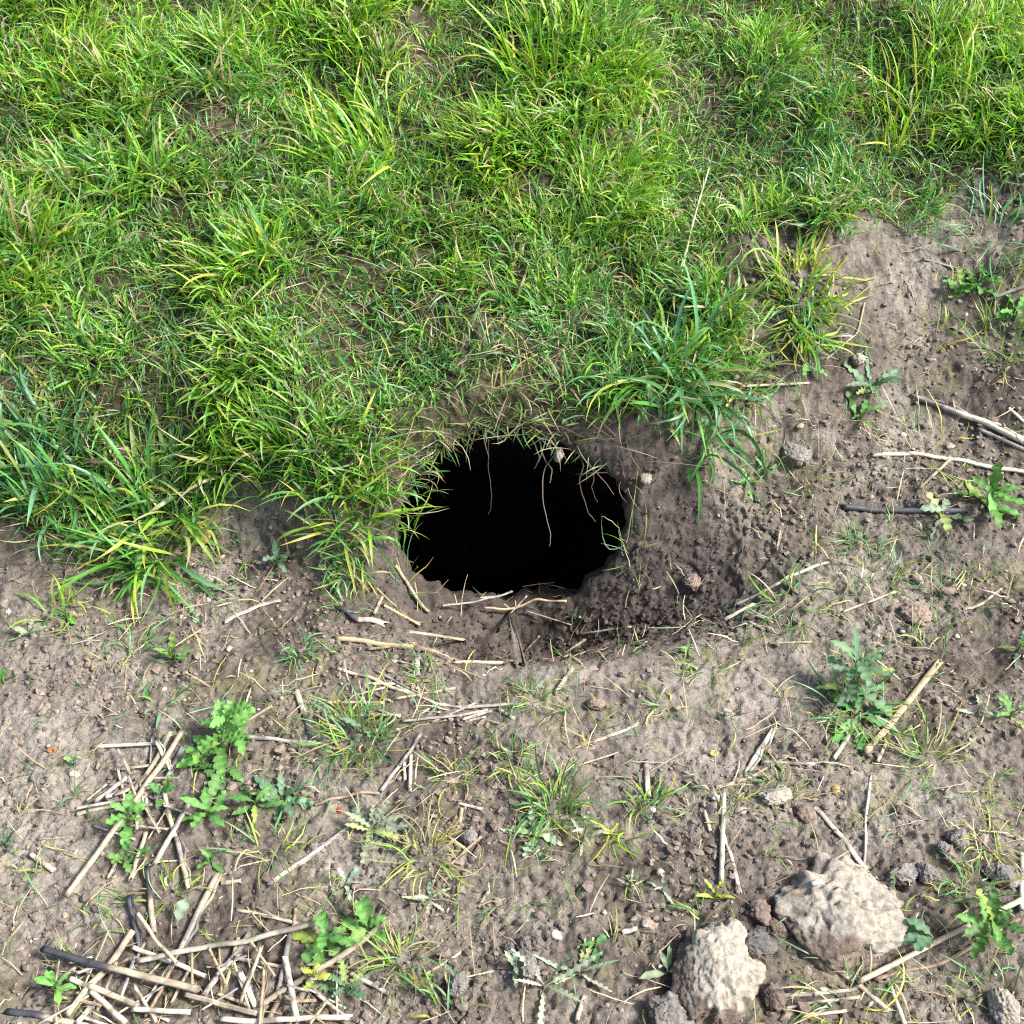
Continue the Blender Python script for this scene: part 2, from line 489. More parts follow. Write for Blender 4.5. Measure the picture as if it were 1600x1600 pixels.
def relief(pv, moistv, swardv):
    x, y, z = pv[:, 0], pv[:, 1], pv[:, 2]
    wx = x + 0.012 * perlin(x * 25, y * 25, z * 25); wy = y + 0.012 * perlin(x * 25 + 9, y * 25, z * 25)
    d = 0.0060 * perlin(wx * 13, wy * 13, z * 13) + 0.0050 * perlin(wx * 30, wy * 30, z * 30)
    d += -0.0065 * np.abs(perlin(wx * 36, wy * 36, z * 36 + 3)) - 0.0050 * np.abs(perlin(wx * 80, wy * 80, z * 80 + 8)) + 0.0026 * perlin(x * 95, y * 95, z * 95)
    f1, v1 = worley(wx * 44, wy * 44, z * 44)
    f2, v2 = worley(x * 105, y * 105, z * 105)
    ck = np.abs(perlin(wx * 11 + 3, wy * 11, z * 11)) + 0.25 * np.abs(perlin(x * 60, y * 60, z * 60))
    ck2 = np.abs(perlin(wx * 24 + 8, wy * 24, z * 24 + 5)) + 0.25 * np.abs(perlin(x * 90, y * 90, z * 90))
    cm = sst((perlin(x * 3.3 + 1, y * 3.3, 8.4) + 0.25) / 0.3)
    d -= cm * (0.0085 * (1 - sst(ck / 0.075)) + 0.0055 * (1 - sst(ck2 / 0.085)))
    d *= 1 - 0.40 * np.clip(moistv, 0, 1) * (y > -.3)
    rough = sst((perlin(x * 5, y * 5, 6.1) + 0.05) / 0.5) * (1 - 0.7 * np.exp(-((x - .06) / .3) ** 2 - ((y + .33) / .14) ** 2))
    pit_ = np.exp(-((x - .10) / .26) ** 4 - ((y + .03) / .17) ** 4)
    am = np.clip(0.08 + 0.50 * rough * (1 - .6 * pit_) + 0.28 * moistv * (1 - .45 * pit_), 0, 1.2)
    d += am * (0.0095 * (np.sqrt(np.clip(1 - (f1 * 1.25) ** 2, 0, 1)) - 0.5) * (0.3 + v1))
    d += am * (0.0044 * (np.sqrt(np.clip(1 - (f2 * 1.25) ** 2, 0, 1)) - 0.5) * (0.3 + v2))
    d += -0.0022 * np.abs(perlin(x * 170, y * 170, z * 170 + 1)) + 0.0012 * perlin(x * 260, y * 210, z * 210)
    return d
dv = relief(pv, moist[vis], sward[vis])
P[vis] = pv + nm[vis] * dv[:, None]
DISP = np.zeros(X.shape); DISP[vis] = dv
ny, nx = X.shape
idx = np.arange(ny * nx).reshape(ny, nx)
quads = np.stack([idx[:-1, :-1], idx[:-1, 1:], idx[1:, 1:], idx[1:, :-1]], -1)
cut = close & (rr < 0.8)
drop = cut[:-1, :-1] | cut[:-1, 1:] | cut[1:, 1:] | cut[1:, :-1]
quads = quads[~drop]
used = np.zeros(ny * nx, bool); used[quads.ravel()] = True
remap = np.cumsum(used) - 1
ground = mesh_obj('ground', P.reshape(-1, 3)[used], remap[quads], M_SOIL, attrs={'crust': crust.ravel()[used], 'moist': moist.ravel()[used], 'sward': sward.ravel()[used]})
ground['kind'] = 'structure'

def G(x, y):
    """height of the finished, rough ground"""
    x = np.asarray(x, float); y = np.asarray(y, float)
    i = np.clip(np.searchsorted(ys, y), 1, ny - 1); j = np.clip(np.searchsorted(xs, x), 1, nx - 1)
    i = np.where(np.abs(ys[i - 1] - y) < np.abs(ys[i] - y), i - 1, i); j = np.where(np.abs(xs[j - 1] - x) < np.abs(xs[j] - x), j - 1, j)
    return H(x, y) + DISP[i, j]

# the tunnel itself
nr, na = 44, 256
sv = np.concatenate([np.linspace(0.035, 0.3, 26), np.linspace(0.33, 1.25, nr - 26)])
thv = TH[:-1]; Rv = RT[:-1]; s0 = SRIM[:-1]
rings = []
for sdep in sv:
    f = sst(sdep / 0.35)
    s = s0 * (1 - f) + 0.02 * f + sdep
    fl_ = sst((-np.sin(thv + 0.45) - 0.25) / 0.45)        # the floor runs in before it falls away
    k = 1.06 + 0.55 * sst((sdep - 0.04 - 0.07 * fl_) / 0.2) - 0.5 * sst((sdep - 0.4) / 0.8)
    drop_ = -0.26 * sst((sdep - 0.02 - 0.07 * fl_) / 0.8) + 0.006 * fl_ * sst(sdep / 0.15)
    rings.append(MC + (PC[0] + k * Rv * np.cos(thv))[:, None] * E1 + (PC[1] + k * Rv * np.sin(thv) + drop_)[:, None] * E2 + s[:, None] * AX)
T = np.array(rings)
cen = T.mean(axis=1, keepdims=True)
rd = T - cen; rd /= np.linalg.norm(rd, axis=-1, keepdims=True)
fl = T.reshape(-1, 3)
T = T + rd * (0.010 * perlin(fl[:, 0] * 20, fl[:, 1] * 20, fl[:, 2] * 20) + 0.006 * perlin(fl[:, 0] * 50, fl[:, 1] * 50, fl[:, 2] * 50)).reshape(nr, na, 1)
ti = np.arange(nr * na).reshape(nr, na)
tq = np.stack([ti[:-1], np.roll(ti[:-1], -1, 1), np.roll(ti[1:], -1, 1), ti[1:]], -1).reshape(-1, 4)
tv = np.concatenate([T.reshape(-1, 3), T[-1].mean(0)[None] + AX * 0.03])
tt = np.stack([ti[-1], np.roll(ti[-1], -1), np.full(na, nr * na)], -1)
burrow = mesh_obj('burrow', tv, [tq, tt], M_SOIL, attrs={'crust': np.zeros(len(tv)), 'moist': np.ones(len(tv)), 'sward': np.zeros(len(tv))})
tag(burrow, 'dark round animal burrow dug into the foot of the grassy bank', 'burrow')
recentre(burrow, MC)

# ------------------------------------------------------------------ grass blades
def blades(base, az, el, bend, L, W, cb, ct, roll=None, K=5, clampz=True, curl=0.0, droop=1.25, tipw=0.06):
    """strips of grass: base (n,3); returns verts, faces, colours"""
    n = len(base)
    pos = np.array(base, float)
    roll = rng.normal(0, 0.5, n) if roll is None else roll
    pts = [pos.copy()]; wv = []
    az0 = az.copy()
    curlv = rng.normal(0, 1, n) * curl
    for kk in range(K + 1):
        f = kk / K
        e = el - bend * f ** droop
        a = az0 + curlv * f
        d = np.stack([np.cos(e) * np.cos(a), np.cos(e) * np.sin(a), np.sin(e)], -1)
        side = np.stack([-np.sin(a), np.cos(a), np.zeros(n)], -1)
        nrm = np.cross(d, side)
        rl = roll * (0.4 + 0.9 * f)
        wv.append((side * np.cos(rl)[:, None] + nrm * np.sin(rl)[:, None], nrm * np.cos(rl)[:, None] - side * np.sin(rl)[:, None]))
        if kk < K:
            pos = pos + d * (L / K)[:, None]
            if clampz and kk > 0:
                g = H(pos[:, 0], pos[:, 1]) + 0.003 + 0.002 * (kk % 2)
                pos[:, 2] = np.maximum(pos[:, 2], g)
            pts.append(pos.copy())
    V = np.zeros((n, K + 1, 3, 3)); C = np.zeros((n, K + 1, 3, 3))
    for kk in range(K + 1):
        f = kk / K
        wd = W * (0.62 + 1.05 * f - 0.55 * f * f) * (1 - f ** 3.2) + W * tipw * (f > 0.99)
        s_, n_ = wv[kk]
        V[:, kk, 0] = pts[kk] - s_ * (wd / 2)[:, None] + n_ * (wd * 0.13)[:, None]
        V[:, kk, 1] = pts[kk] - n_ * (wd * 0.05)[:, None]
        V[:, kk, 2] = pts[kk] + s_ * (wd / 2)[:, None] + n_ * (wd * 0.13)[:, None]
        g = np.clip(f * 1.15 - 0.1, 0, 1)
        C[:, kk] = (cb * (1 - g) + ct * g)[:, None, :]
        C[:, kk, 1] *= 1.12
    ii = (np.arange(n) * (K + 1) * 3)[:, None, None] + (np.arange(K) * 3)[None, :, None]
    q = []
    for s in (0, 1):
        q.append(np.concatenate([ii + s, ii + s + 1, ii + s + 4, ii + s + 3], -1).reshape(-1, 4))
    return V.reshape(-1, 3), np.concatenate(q), C.reshape(-1, 3)

def join(parts):
    vs, fs, cs, o = [], [], [], 0
    for v, f, c in parts:
        vs.append(v); fs.append(f + o); cs.append(c); o += len(v)
    return np.concatenate(vs), np.concatenate(fs), np.concatenate(cs)

YG = np.array([0.235, 0.430, 0.026]); MG = np.array([0.082, 0.275, 0.042]); DG = np.array([0.034, 0.115, 0.028]); BG = np.array([0.120, 0.295, 0.160])
GOLD = np.array([0.48, 0.46, 0.07]); DEAD = np.array([0.40, 0.315, 0.19]); PALE = np.array([0.52, 0.45, 0.31]); BROWN = np.array([0.16, 0.105, 0.06])

def pal(n, wts):
    cols = np.array([YG, MG, DG, BG, GOLD, DEAD, PALE, BROWN])
    wts = np.array(wts, float); wts /= wts.sum()
    c = cols[rng.choice(8, n, p=wts)]
    c = c * 0.7 + 0.3 * (wts @ cols)
    return c * rng.normal(1, 0.16, (n, 1)).clip(0.55, 1.5) * rng.normal(1, 0.05, (n, 3))

def lean_field(x, y):
    a = 2.6 * perlin(x * 2.6, y * 2.6, 11.1) * pi + 0.9 * pi + 1.4 * perlin(x * 7, y * 7, 1.1)
    return a - 0.4

def make_lawn():
    # tufts over the bank
    n = 5200
    bx = rng.uniform(-2.6, 2.6, n * 5); by = rng.uniform(-0.2, 3.2, n * 5)
    wide = (np.abs(bx) < 1.3) & (by < 1.7)
    keep = rng.random(n * 5) < np.where(wide, 0.80, 0.18)
    bx, by = bx[keep], by[keep]
    m = sward_mask(bx, by) * (1 - thin_mask(bx, by))
    keep = rng.random(len(bx)) < m * (0.55 + 0.45 * sst((perlin(bx * 8, by * 8, 9.9) + 0.4) / 0.6))
    bx, by = bx[keep], by[keep]
    r0, _, _ = mouth_r(np.stack([bx, by, H(bx, by)], -1))
    keep = (r0 > 1.12)
    bx, by = bx[keep], by[keep]
    nt_ = len(bx)
    lush = np.clip(0.5 + 1.0 * perlin(bx * 3.9 + 4, by * 3.9, 2.2) + 0.8 * perlin(bx * 5.2, by * 5.2, 21.0) + 0.35 * perlin(bx * 12, by * 12, 2.0), 0, 1)
    px, py = to_px(np.stack([bx, by, H(bx, by)], -1))
    # close-cropped band above the mouth
    crop = np.exp(-((px - 720) / 260) ** 2 - ((py - 600) / 110) ** 2)
    lush = lush * (1 - 0.75 * crop)
    far = sst((by - 0.2) / 0.7)
    parts = []
    cnt = (10 + 30 * lush).astype(int)
    ti_ = np.repeat(np.arange(nt_), cnt)
    N_ = len(ti_)
    tr = (0.012 + 0.020 * rng.random(nt_))[ti_]
    ofa = rng.uniform(0, 2 * pi, N_); ofr = tr * np.sqrt(rng.random(N_))
    x = bx[ti_] + ofr * np.cos(ofa); y = by[ti_] + ofr * np.sin(ofa)
    la = lean_field(bx, by)[ti_]
    aligned = rng.random(N_) < 0.62
    az = np.where(aligned, la + rng.normal(0, 0.65, N_), ofa + rng.normal(0, 0.5, N_))
    el = np.clip(rng.normal(1.0, 0.34, N_) , 0.2, 1.55)
    bend = np.abs(rng.normal(1.05, 0.65, N_)) + 0.1
    L = (0.025 + 0.058 * lush[ti_]) * rng.uniform(0.5, 1.35, N_)
    W = (0.0023 + 0.0020 * lush[ti_]) * rng.uniform(0.65, 1.4, N_)
    hue = np.clip(0.30 + 0.25 * (lush - .5) + 0.9 * perlin(bx * 3.1, by * 3.1, 33.0) + rng.normal(0, 0.15, nt_) + 0.35 * far + 0.15 * lush - 0.05, 0, 1)[ti_]
    cA = pal(N_, [.14, .36, .24, .24, .01, .02, 0, 0]); cB = pal(N_, [.72, .2, .02, 0, .05, .01, 0, 0])
    cb = cA * (1 - hue[:, None]) + cB * hue[:, None]
    ct = cb * rng.uniform(0.9, 1.3, (N_, 1))
    u = rng.random(N_)
    ct = np.where((u < 0.07)[:, None], GOLD * rng.uniform(.7, 1.2, (N_, 1)), ct)
    ct = np.where(((u > 0.10) & (u < 0.16))[:, None], DEAD, ct)
    dd = rng.random(N_) < 0.09
    cb = np.where(dd[:, None], DEAD * rng.uniform(.6, 1.2, (N_, 1)), cb); ct = np.where(dd[:, None], PALE * rng.uniform(.7, 1.1, (N_, 1)), ct)
    base = np.stack([x, y, H(x, y) - 0.004], -1)
    parts.append(blades(base, az, el, bend, L, W, cb, ct, K=6, curl=0.9))
    # short undergrowth between
    n2 = 50000
    x = rng.uniform(-1.35, 1.35, n2 * 2); y = rng.uniform(-0.2, 1.75, n2 * 2)
    m = sward_mask(x, y) * (1 - 0.75 * thin_mask(x, y))
    kp = rng.random(n2 * 2) < m * 0.55
    x, y = x[kp], y[kp]
    r0, _, _ = mouth_r(np.stack([x, y, H(x, y)], -1))
    x, y = x[r0 > 1.06], y[r0 > 1.06]
    N2 = len(x)
    c = pal(N2, [.16, .34, .22, .16, .02, .06, .03, .02])
    parts.append(blades(np.stack([x, y, H(x, y) - 0.003], -1), rng.uniform(0, 2 * pi, N2), np.clip(rng.normal(0.75, 0.35, N2), 0.1, 1.5), np.abs(rng.normal(0.6, 0.5, N2)), rng.uniform(0.025, 0.065, N2), rng.uniform(0.0016, 0.0036, N2), c, c * rng.uniform(.9, 1.3, (N2, 1)), K=4, curl=0.5))
    v, f, c = join(parts)
    o = mesh_obj('grass', v, f, M_GRASS, col=c)
    o['kind'] = 'stuff'
    o['label'] = 'lush green grass covering the bank above the burrow'
    return o
make_lawn()

def make_thatch():
    # withered blades lying in the sward and along the lip of the burrow
    n = 24000
    x = rng.uniform(-1.3, 1.3, n); y = rng.uniform(-0.2, 1.7, n)
    m = sward_mask(x, y) * (0.26 + 1.0 * thin_mask(x, y))
    r0, th0, _ = mouth_r(np.stack([x, y, H(x, y)], -1))
    top = (r0 > 1.0) & (r0 < 1.5) & (th0 > 0.2) & (th0 < 3.3)
    m = np.where(top, 0.9, m)
    kp = (rng.random(n) < m) & (r0 > 1.0)
    x, y = x[kp], y[kp]; nn = len(x)
    c = pal(nn, [0, .02, .03, .02, .03, .55, .3, .15])
    a = blades(np.stack([x, y, H(x, y) + 0.002], -1), rng.uniform(0, 2 * pi, nn), rng.normal(0.15, 0.22, nn), np.abs(rng.normal(0.25, 0.3, nn)), rng.uniform(0.03, 0.10, nn), rng.uniform(0.0009, 0.0022, nn), c, c, K=4, curl=0.6)
    # fringe hanging over the mouth
    parts = [a]
    n = 330
    t = np.clip(rng.normal(1.95, 0.62, n), 0.5, 3.1)
    Rr = np.interp(t, TH, RT) * rng.uniform(1.0, 1.16, n)
    s = np.interp(t, TH, SRIM)
    b = MC + (PC[0] + Rr * np.cos(t))[:, None] * E1 + (PC[1] + Rr * np.sin(t))[:, None] * E2 + (s + 0.004)[:, None] * AX
    az = np.where(rng.random(n) < 0.45, -pi / 2 - 0.5 + rng.normal(0, 0.9, n), rng.uniform(0, 2 * pi, n))
    c = pal(n, [.03, .18, .14, .18, .02, .22, .08, .16])
    parts.append(blades(b, az, rng.normal(0.1, 0.6, n), np.abs(rng.normal(0.6, 0.6, n)), rng.uniform(0.015, 0.06, n), rng.uniform(0.0010, 0.0028, n), c, c, K=5, clampz=False, curl=1.1))
    v, f, c = join(parts)
    o = mesh_obj('dead_grass', v, f, M_GRASS, col=c)
    o['kind'] = 'stuff'
    o['label'] = 'withered straw coloured grass matted over the bank and burrow lip'
make_thatch()

# ------------------------------------------------------------------ single tufts
def tuft(px, py, rpx, n, label, wts, Lf=1.0, Wd=0.004, el=(0.9, 0.3), bend=(1.0, 0.5), lean=None, spread=0.25, tip=0.15, group=None, name='grass_tuft', lift=0.0, clampz=True, cat='grass tuft'):
    b = spot1(px, py)
    r = metres(px, py, rpx)
    n0 = n; n = int(n * 1.1); a = rng.uniform(0, 2 * pi, n); rad = r * spread * 1.25 * np.sqrt(rng.random(n)); n = n0
    x = b[0] + rad * np.cos(a); y = b[1] + rad * np.sin(a)
    n = len(a)
    az = a + rng.normal(0, 0.7, n)
    if lean is not None:
        k = rng.random(n) < lean[1]
        az = np.where(k, lean[0] + rng.normal(0, 0.6, n), az)
    L = r * Lf * 0.9 * rng.uniform(0.32, 1.3, n)
    c = pal(n, wts)
    ct = c * rng.uniform(0.95, 1.3, (n, 1))
    u = rng.random(n)
    ct = np.where((u < tip)[:, None], GOLD * rng.uniform(.7, 1.1, (n, 1)), ct)
    ct = np.where((u > 1 - tip * 0.6)[:, None], DEAD, ct)
    base = np.stack([x, y, G(x, y) - 0.004 + lift], -1)
    v, f, cc = blades(base, az, np.clip(rng.normal(el[0], el[1] * 1.35, n), -0.2, 1.5), np.abs(rng.normal(bend[0], bend[1] * 1.4, n)), L, Wd * 0.86 * rng.uniform(0.6, 1.35, n), c, ct, K=7, curl=1.0, clampz=clampz)
    o = mesh_obj(name, v, f, M_GRASS, col=cc)
    tag(o, label, cat, group)
    recentre(o, b)
    return o

LUSH = [.25, .35, .12, .25, .03, .02, 0, 0]
BLUE = [.05, .25, .15, .52, .01, .04, 0, 0]
YEL = [.45, .12, .03, .02, .32, .06, 0, 0]
SPARSE = [.10, .28, .16, .28, .05, .10, .03, 0]
WITH = [.14, .14, .06, .16, .12, .22, .14, .02]
tuft(1252, 465, 105, 150, 'yellow tipped grass tuft alone on bare soil right of the bank', [.38, .3, .08, .05, .14, .05, 0, 0], .95, 0.0046, (.85, .4), (1.2, .5), tip=.25, spread=.4)
tuft(1250, 500, 85, 70, 'dark green drooping skirt of blades below the yellow tipped tuft', [.1, .4, .25, .25, 0, .02, 0, 0], 1.1, 0.0048, (.55, .3), (1.1, .4), lean=(-pi / 2, .7))
tuft(1062, 610, 140, 135, 'big blue green grass tuft drooping over the right side of the burrow', BLUE, 1.1, 0.0074, (.85, .35), (1.5, .5), lean=(-pi / 2 + .15, .5), spread=.4, tip=.08)
tuft(985, 600, 90, 60, 'loose green tuft at the upper right lip of the burrow', LUSH, 1.1, 0.0042, (.8, .3), (1.2, .5), lean=(-2.2, .5))
tuft(1150, 590, 90, 60, 'small tuft with pale tips right of the drooping blue green tuft', SPARSE, 1.0, 0.0042, (.8, .35), (1.0, .5), tip=.25)
tuft(75, 745, 150, 130, 'large dark green grass tuft at the left edge of the photo', BLUE, 1.05, 0.0072, (1.0, .3), (1.0, .5), lean=(pi * .75, .5), spread=.3)
tuft(240, 830, 135, 190, 'big lush grass tuft with blades lying down onto bare soil at left', LUSH, 1.15, 0.0070, (.85, .35), (1.3, .5), lean=(-pi / 2 - .2, .3), spread=.4, tip=.15)
tuft(535, 765, 115, 150, 'lush yellow green tuft on the left lip of the burrow', [.4, .35, .08, .12, .05, .03, 0, 0], 1.0, 0.005, (1.0, .3), (1.1, .5), lean=(-.2, .25), spread=.4)
tuft(545, 880, 70, 60, 'dark green tuft hanging down the left wall of the burrow pit', [.1, .35, .35, .2, 0, .05, 0, 0], .95, 0.0036, (.5, .35), (1.3, .4), lean=(-pi / 2, .6))
tuft(600, 700, 95, 100, 'short dense tuft above the upper left lip of the burrow', LUSH, .8, 0.0036, (.8, .3), (1.0, .5), lean=(-.9, .5), spread=.5)
tuft(860, 100, 110, 130, 'tall bright yellow green tuft near the top centre of the photo', [.75, .18, 0, 0, .06, .01, 0, 0], 1.05, 0.0056, (1.25, .2), (.6, .35), spread=.5)
tuft(560, 240, 120, 150, 'tall combed over grass tuft in the middle of the bank', [.6, .3, .04, .03, .02, .01, 0, 0], 1.2, 0.0055, (.9, .25), (.9, .4), lean=(pi * .8, .8), spread=.5)
tuft(30, 400, 110, 130, 'yellowish tall tuft at the left edge halfway up the bank', [.65, .15, 0, 0, .18, .02, 0, 0], 1.0, 0.0055, (1.15, .2), (.7, .4), spread=.5, tip=.3)
tuft(1430, 180, 120, 90, 'yellow green tuft near the upper right corner', [.7, .15, 0, 0, .12, .03, 0, 0], .95, 0.0046, (1.15, .2), (.7, .4), spread=.5, tip=.25)
tuft(400, 400, 100, 120, 'upright mid green tuft in the left half of the bank', LUSH, 1.1, 0.0052, (1.1, .25), (.8, .4), lean=(pi * .7, .5), spread=.5)
# thin tufts on the bare soil
tuft(560, 1150, 92, 95, 'bushy grass tuft on bare soil below left of the burrow', SPARSE, 1.0, 0.0028, (.7, .35), (.8, .5), spread=.35, tip=.2)
tuft(862, 1262, 98, 80, 'spiky grass tuft on bare soil in the lower centre of the photo', SPARSE, 1.0, 0.0036, (.75, .35), (.8, .5), spread=.25, tip=.2)
tuft(662, 1335, 85, 55, 'withered yellowish grass tuft sprawling on bare soil in the lower centre', WITH, 1.05, 0.0022, (.55, .35), (1.0, .5), tip=.35)
tuft(1450, 1182, 105, 34, 'thin sprawling star of yellowish blades beside the long tan straw at right', WITH, 1.05, 0.0020, (.4, .25), (.6, .4), spread=.1, tip=.2)
tuft(628, 1500, 105, 44, 'straggly star shaped grass tuft near the bottom centre left', WITH, 1.05, 0.0024, (.5, .3), (.7, .5), spread=.12)
tuft(705, 1215, 62, 40, 'small pale yellowish tuft between the bushy and the spiky soil tufts', WITH, 1.0, 0.0019, (.6, .3), (.9, .5))
tuft(832, 1092, 55, 22, 'small fresh green tuft on bare soil straight below the burrow', SPARSE, 1.1, 0.0028, (.7, .35), (.7, .5))
tuft(800, 1190, 62, 45, 'green tuft with twisted blades between burrow and spiky tuft', SPARSE, .9, 0.0026, (.6, .35), (1.1, .5))
tuft(1345, 1110, 95, 55, 'tangle of thin blades around the tall weed at right', SPARSE, 1.0, 0.0026, (.5, .3), (.7, .5), spread=.4)
tuft(1240, 945, 75, 36, 'flat thin grass tuft on the right rim of the burrow pit', SPARSE, 1.0, 0.0024, (.35, .25), (.5, .4), spread=.4)
tuft(1370, 895, 70, 26, 'sprawling grey green tuft at the end of the leaning grey stem', SPARSE, 1.0, 0.0024, (.35, .25), (.6, .4), spread=.4)
tuft(1345, 855, 45, 24, 'grey green wispy tuft beside the dark blue grey stick', BLUE, 1.0, 0.0026, (.5, .3), (.6, .4), spread=.4)
tuft(1545, 1320, 66, 34, 'pale withered tuft near the lower right edge', WITH, 1.0, 0.0020, (.5, .35), (.8, .5))
tuft(1520, 1385, 60, 40, 'green tuft among grey clods at the lower right edge', SPARSE, 1.0, 0.0028, (.5, .3), (.7, .4), spread=.4)
tuft(470, 1020, 56, 34, 'small grey green tuft left of the long tan straw', BLUE, 1.0, 0.0026, (.6, .35), (.8, .5))
tuft(88, 955, 72, 18, 'yellow bent grass sprout on bare soil at the left edge', YEL, 1.1, 0.0042, (.7, .4), (.9, .5), tip=.2)
tuft(660, 1058, 46, 24, 'yellow green wisp beside the thin straws below the burrow', WITH, 1.0, 0.0020, (.5, .3), (.8, .5))
tuft(1040, 1105, 50, 14, 'withered curled seedling grass on pale crust right of centre', WITH, 1.0, 0.0026, (.4, .3), (1.0, .6))
tuft(1565, 545, 82, 60, 'green tuft at the right edge above the grey stem bundle', LUSH, 1.0, 0.0028, (.9, .3), (.7, .4), spread=.35, tip=.15)
tuft(1560, 365, 90, 70, 'green tuft at the right edge just below the sward', BLUE, 1.0, 0.0036, (.7, .3), (.9, .4), spread=.5)
tuft(1500, 940, 90, 26, 'thin green blades on bare soil at the right edge of the pit', SPARSE, 1.0, 0.0024, (.4, .3), (.6, .4), spread=.4)
tuft(1320, 1560, 110, 46, 'straggly blades among straw below the largest pale clod', WITH, 1.0, 0.0022, (.4, .3), (.6, .4), spread=.45)
tuft(1012, 1258, 66, 30, 'thin dark green blades right of the spiky soil tuft', SPARSE, 1.1, 0.0030, (.55, .3), (.9, .4), lean=(1.0, .4))
tuft(965, 1300, 60, 18, 'yellow tipped bent blades below right of the spiky soil tuft', YEL, 1.1, 0.0030, (.5, .3), (.8, .4), lean=(pi + .8, .7))
tuft(1070, 1040, 42, 12, 'tiny tuft on pale crust at the foot of the burrow pit', SPARSE, 1.0, 0.0022, (.5, .3), (.7, .4))
tuft(1110, 1050, 60, 16, 'sparse lying blades on the crust below right of the pit', WITH, 1.0, 0.0022, (.3, .25), (.5, .4))
tuft(215, 1015, 60, 22, 'small flat green tuft on bare soil at left', SPARSE, 1.0, 0.0022, (.3, .3), (.4, .4), lean=(.9, .7))
tuft(255, 1100, 52, 7, 'three armed dark green grass seedling on bare soil at left', BLUE, 1.1, 0.0042, (.3, .2), (.5, .3), tip=0)
tuft(540, 940, 60, 18, 'thin green blades at the left rim of the burrow pit', SPARSE, 1.0, 0.0022, (.6, .3), (.8, .4))
tuft(265, 1395, 70, 26, 'yellowish blades among the left straw pile', WITH, 1.0, 0.0028, (.5, .3), (.8, .4))
tuft(155, 1435, 50, 12, 'small green sprout below the node of the long straw at left', SPARSE, 1.0, 0.0028, (.4, .3), (.7, .4))
tuft(420, 1325, 72, 22, 'golden curved blades above the straw pile at lower left', WITH, 1.1, 0.0030, (.4, .3), (.8, .5), lean=(-.3, .4))
tuft(1440, 700, 90, 34, 'pale roots and blades around the whitish bent straw', WITH, .9, 0.0020, (.4, .3), (.9, .5), spread=.5)
tuft(1260, 740, 55, 18, 'brown green blades beside the pale lump at the right of the pit', WITH, 1.0, 0.0022, (.6, .4), (1.0, .5))
tuft(1460, 520, 60, 8, 'single yellow green blade trio on bare soil at upper right', YEL, 1.2, 0.0034, (.5, .3), (.8, .4))
tuft(985, 870, 50, 14, 'thin blades poking out of the right wall of the burrow', SPARSE, 1.0, 0.0018, (.4, .3), (.6, .4))
tuft(630, 910, 60, 16, 'thin blades inside the lower left of the burrow mouth', SPARSE, 1.0, 0.0018, (.7, .4), (.6, .4))
tuft(700, 1590, 80, 26, 'green blades at the bottom edge of the photo left of centre', SPARSE, 1.0, 0.0030, (.7, .3), (.8, .4), spread=.4)
tuft(1560, 1560, 70, 24, 'thin blades at the bottom right corner', SPARSE, 1.0, 0.0024, (.6, .3), (.8, .4), spread=.5)
tuft(1140, 1260, 50, 14, 'pale thin blades by the dark chip left of the pale crust', WITH, 1.0, 0.0022, (.6, .3), (.9, .4))
tuft(1215, 1230, 66, 22, 'curved green blades under the crossed straws right of centre', SPARSE, 1.0, 0.0026, (.4, .3), (.7, .4), lean=(pi, .4))

# ------------------------------------------------------------------ straw stalks
def tube(path, rad, cols, sides=8, oval=1.0, open_end=True, jag=0.0):
    path = np.asarray(path, float); n = len(path)
    rad = np.broadcast_to(np.asarray(rad, float), (n,))
    tg = np.gradient(path, axis=0); tg /= np.linalg.norm(tg, axis=1, keepdims=True) + 1e-12
    up = np.array([0, 0, 1.0])
    s = np.cross(tg, up); ln = np.linalg.norm(s, axis=1, keepdims=True)
    s = np.where(ln < 0.15, np.cross(tg, np.array([1.0, 0, 0])), s); s /= np.linalg.norm(s, axis=1, keepdims=True)
    u = np.cross(s, tg)
    a = np.linspace(0, 2 * pi, sides, endpoint=False)
    ring = s[:, None] * np.cos(a)[None, :, None] + u[:, None] * np.sin(a)[None, :, None] * oval
    V = path[:, None] + ring * rad[:, None, None]
    if jag:
        V[0] -= tg[0] * (rng.random(sides)[:, None] * jag); V[-1] += tg[-1] * (rng.random(sides)[:, None] * jag)
    C = np.repeat(np.asarray(cols, float)[:, None], sides, 1)
    if oval != 1.0:
        C = C * rng.normal(1, 0.20, (1, sides, 1)).clip(.5, 1.35) * rng.normal(1, 0.10, (n, sides, 1)).clip(.6, 1.4)
    id_ = np.arange(n * sides).reshape(n, sides)
    q = np.stack([id_[:-1], np.roll(id_[:-1], -1, 1), np.roll(id_[1:], -1, 1), id_[1:]], -1).reshape(-1, 4)
    V = V.reshape(-1, 3); C = C.reshape(-1, 3)
    if open_end:      # hollow dark ends
        inn = []
        for e, sg in ((0, 1), (n - 1, -1)):
            k = len(V)
            V = np.concatenate([V, V[id_[e]] * 0.45 + path[e] * 0.55 + tg[e] * sg * rad[e] * 0.8])
            C = np.concatenate([C, C[id_[e]] * 0.25])
            b = np.arange(k, k + sides)
            qq = np.stack([id_[e], np.roll(id_[e], -1), np.roll(b, -1), b], -1)
            inn.append(qq if sg < 0 else qq[:, ::-1])
        q = np.concatenate([q] + inn)
        caps = []
    return V, q, C

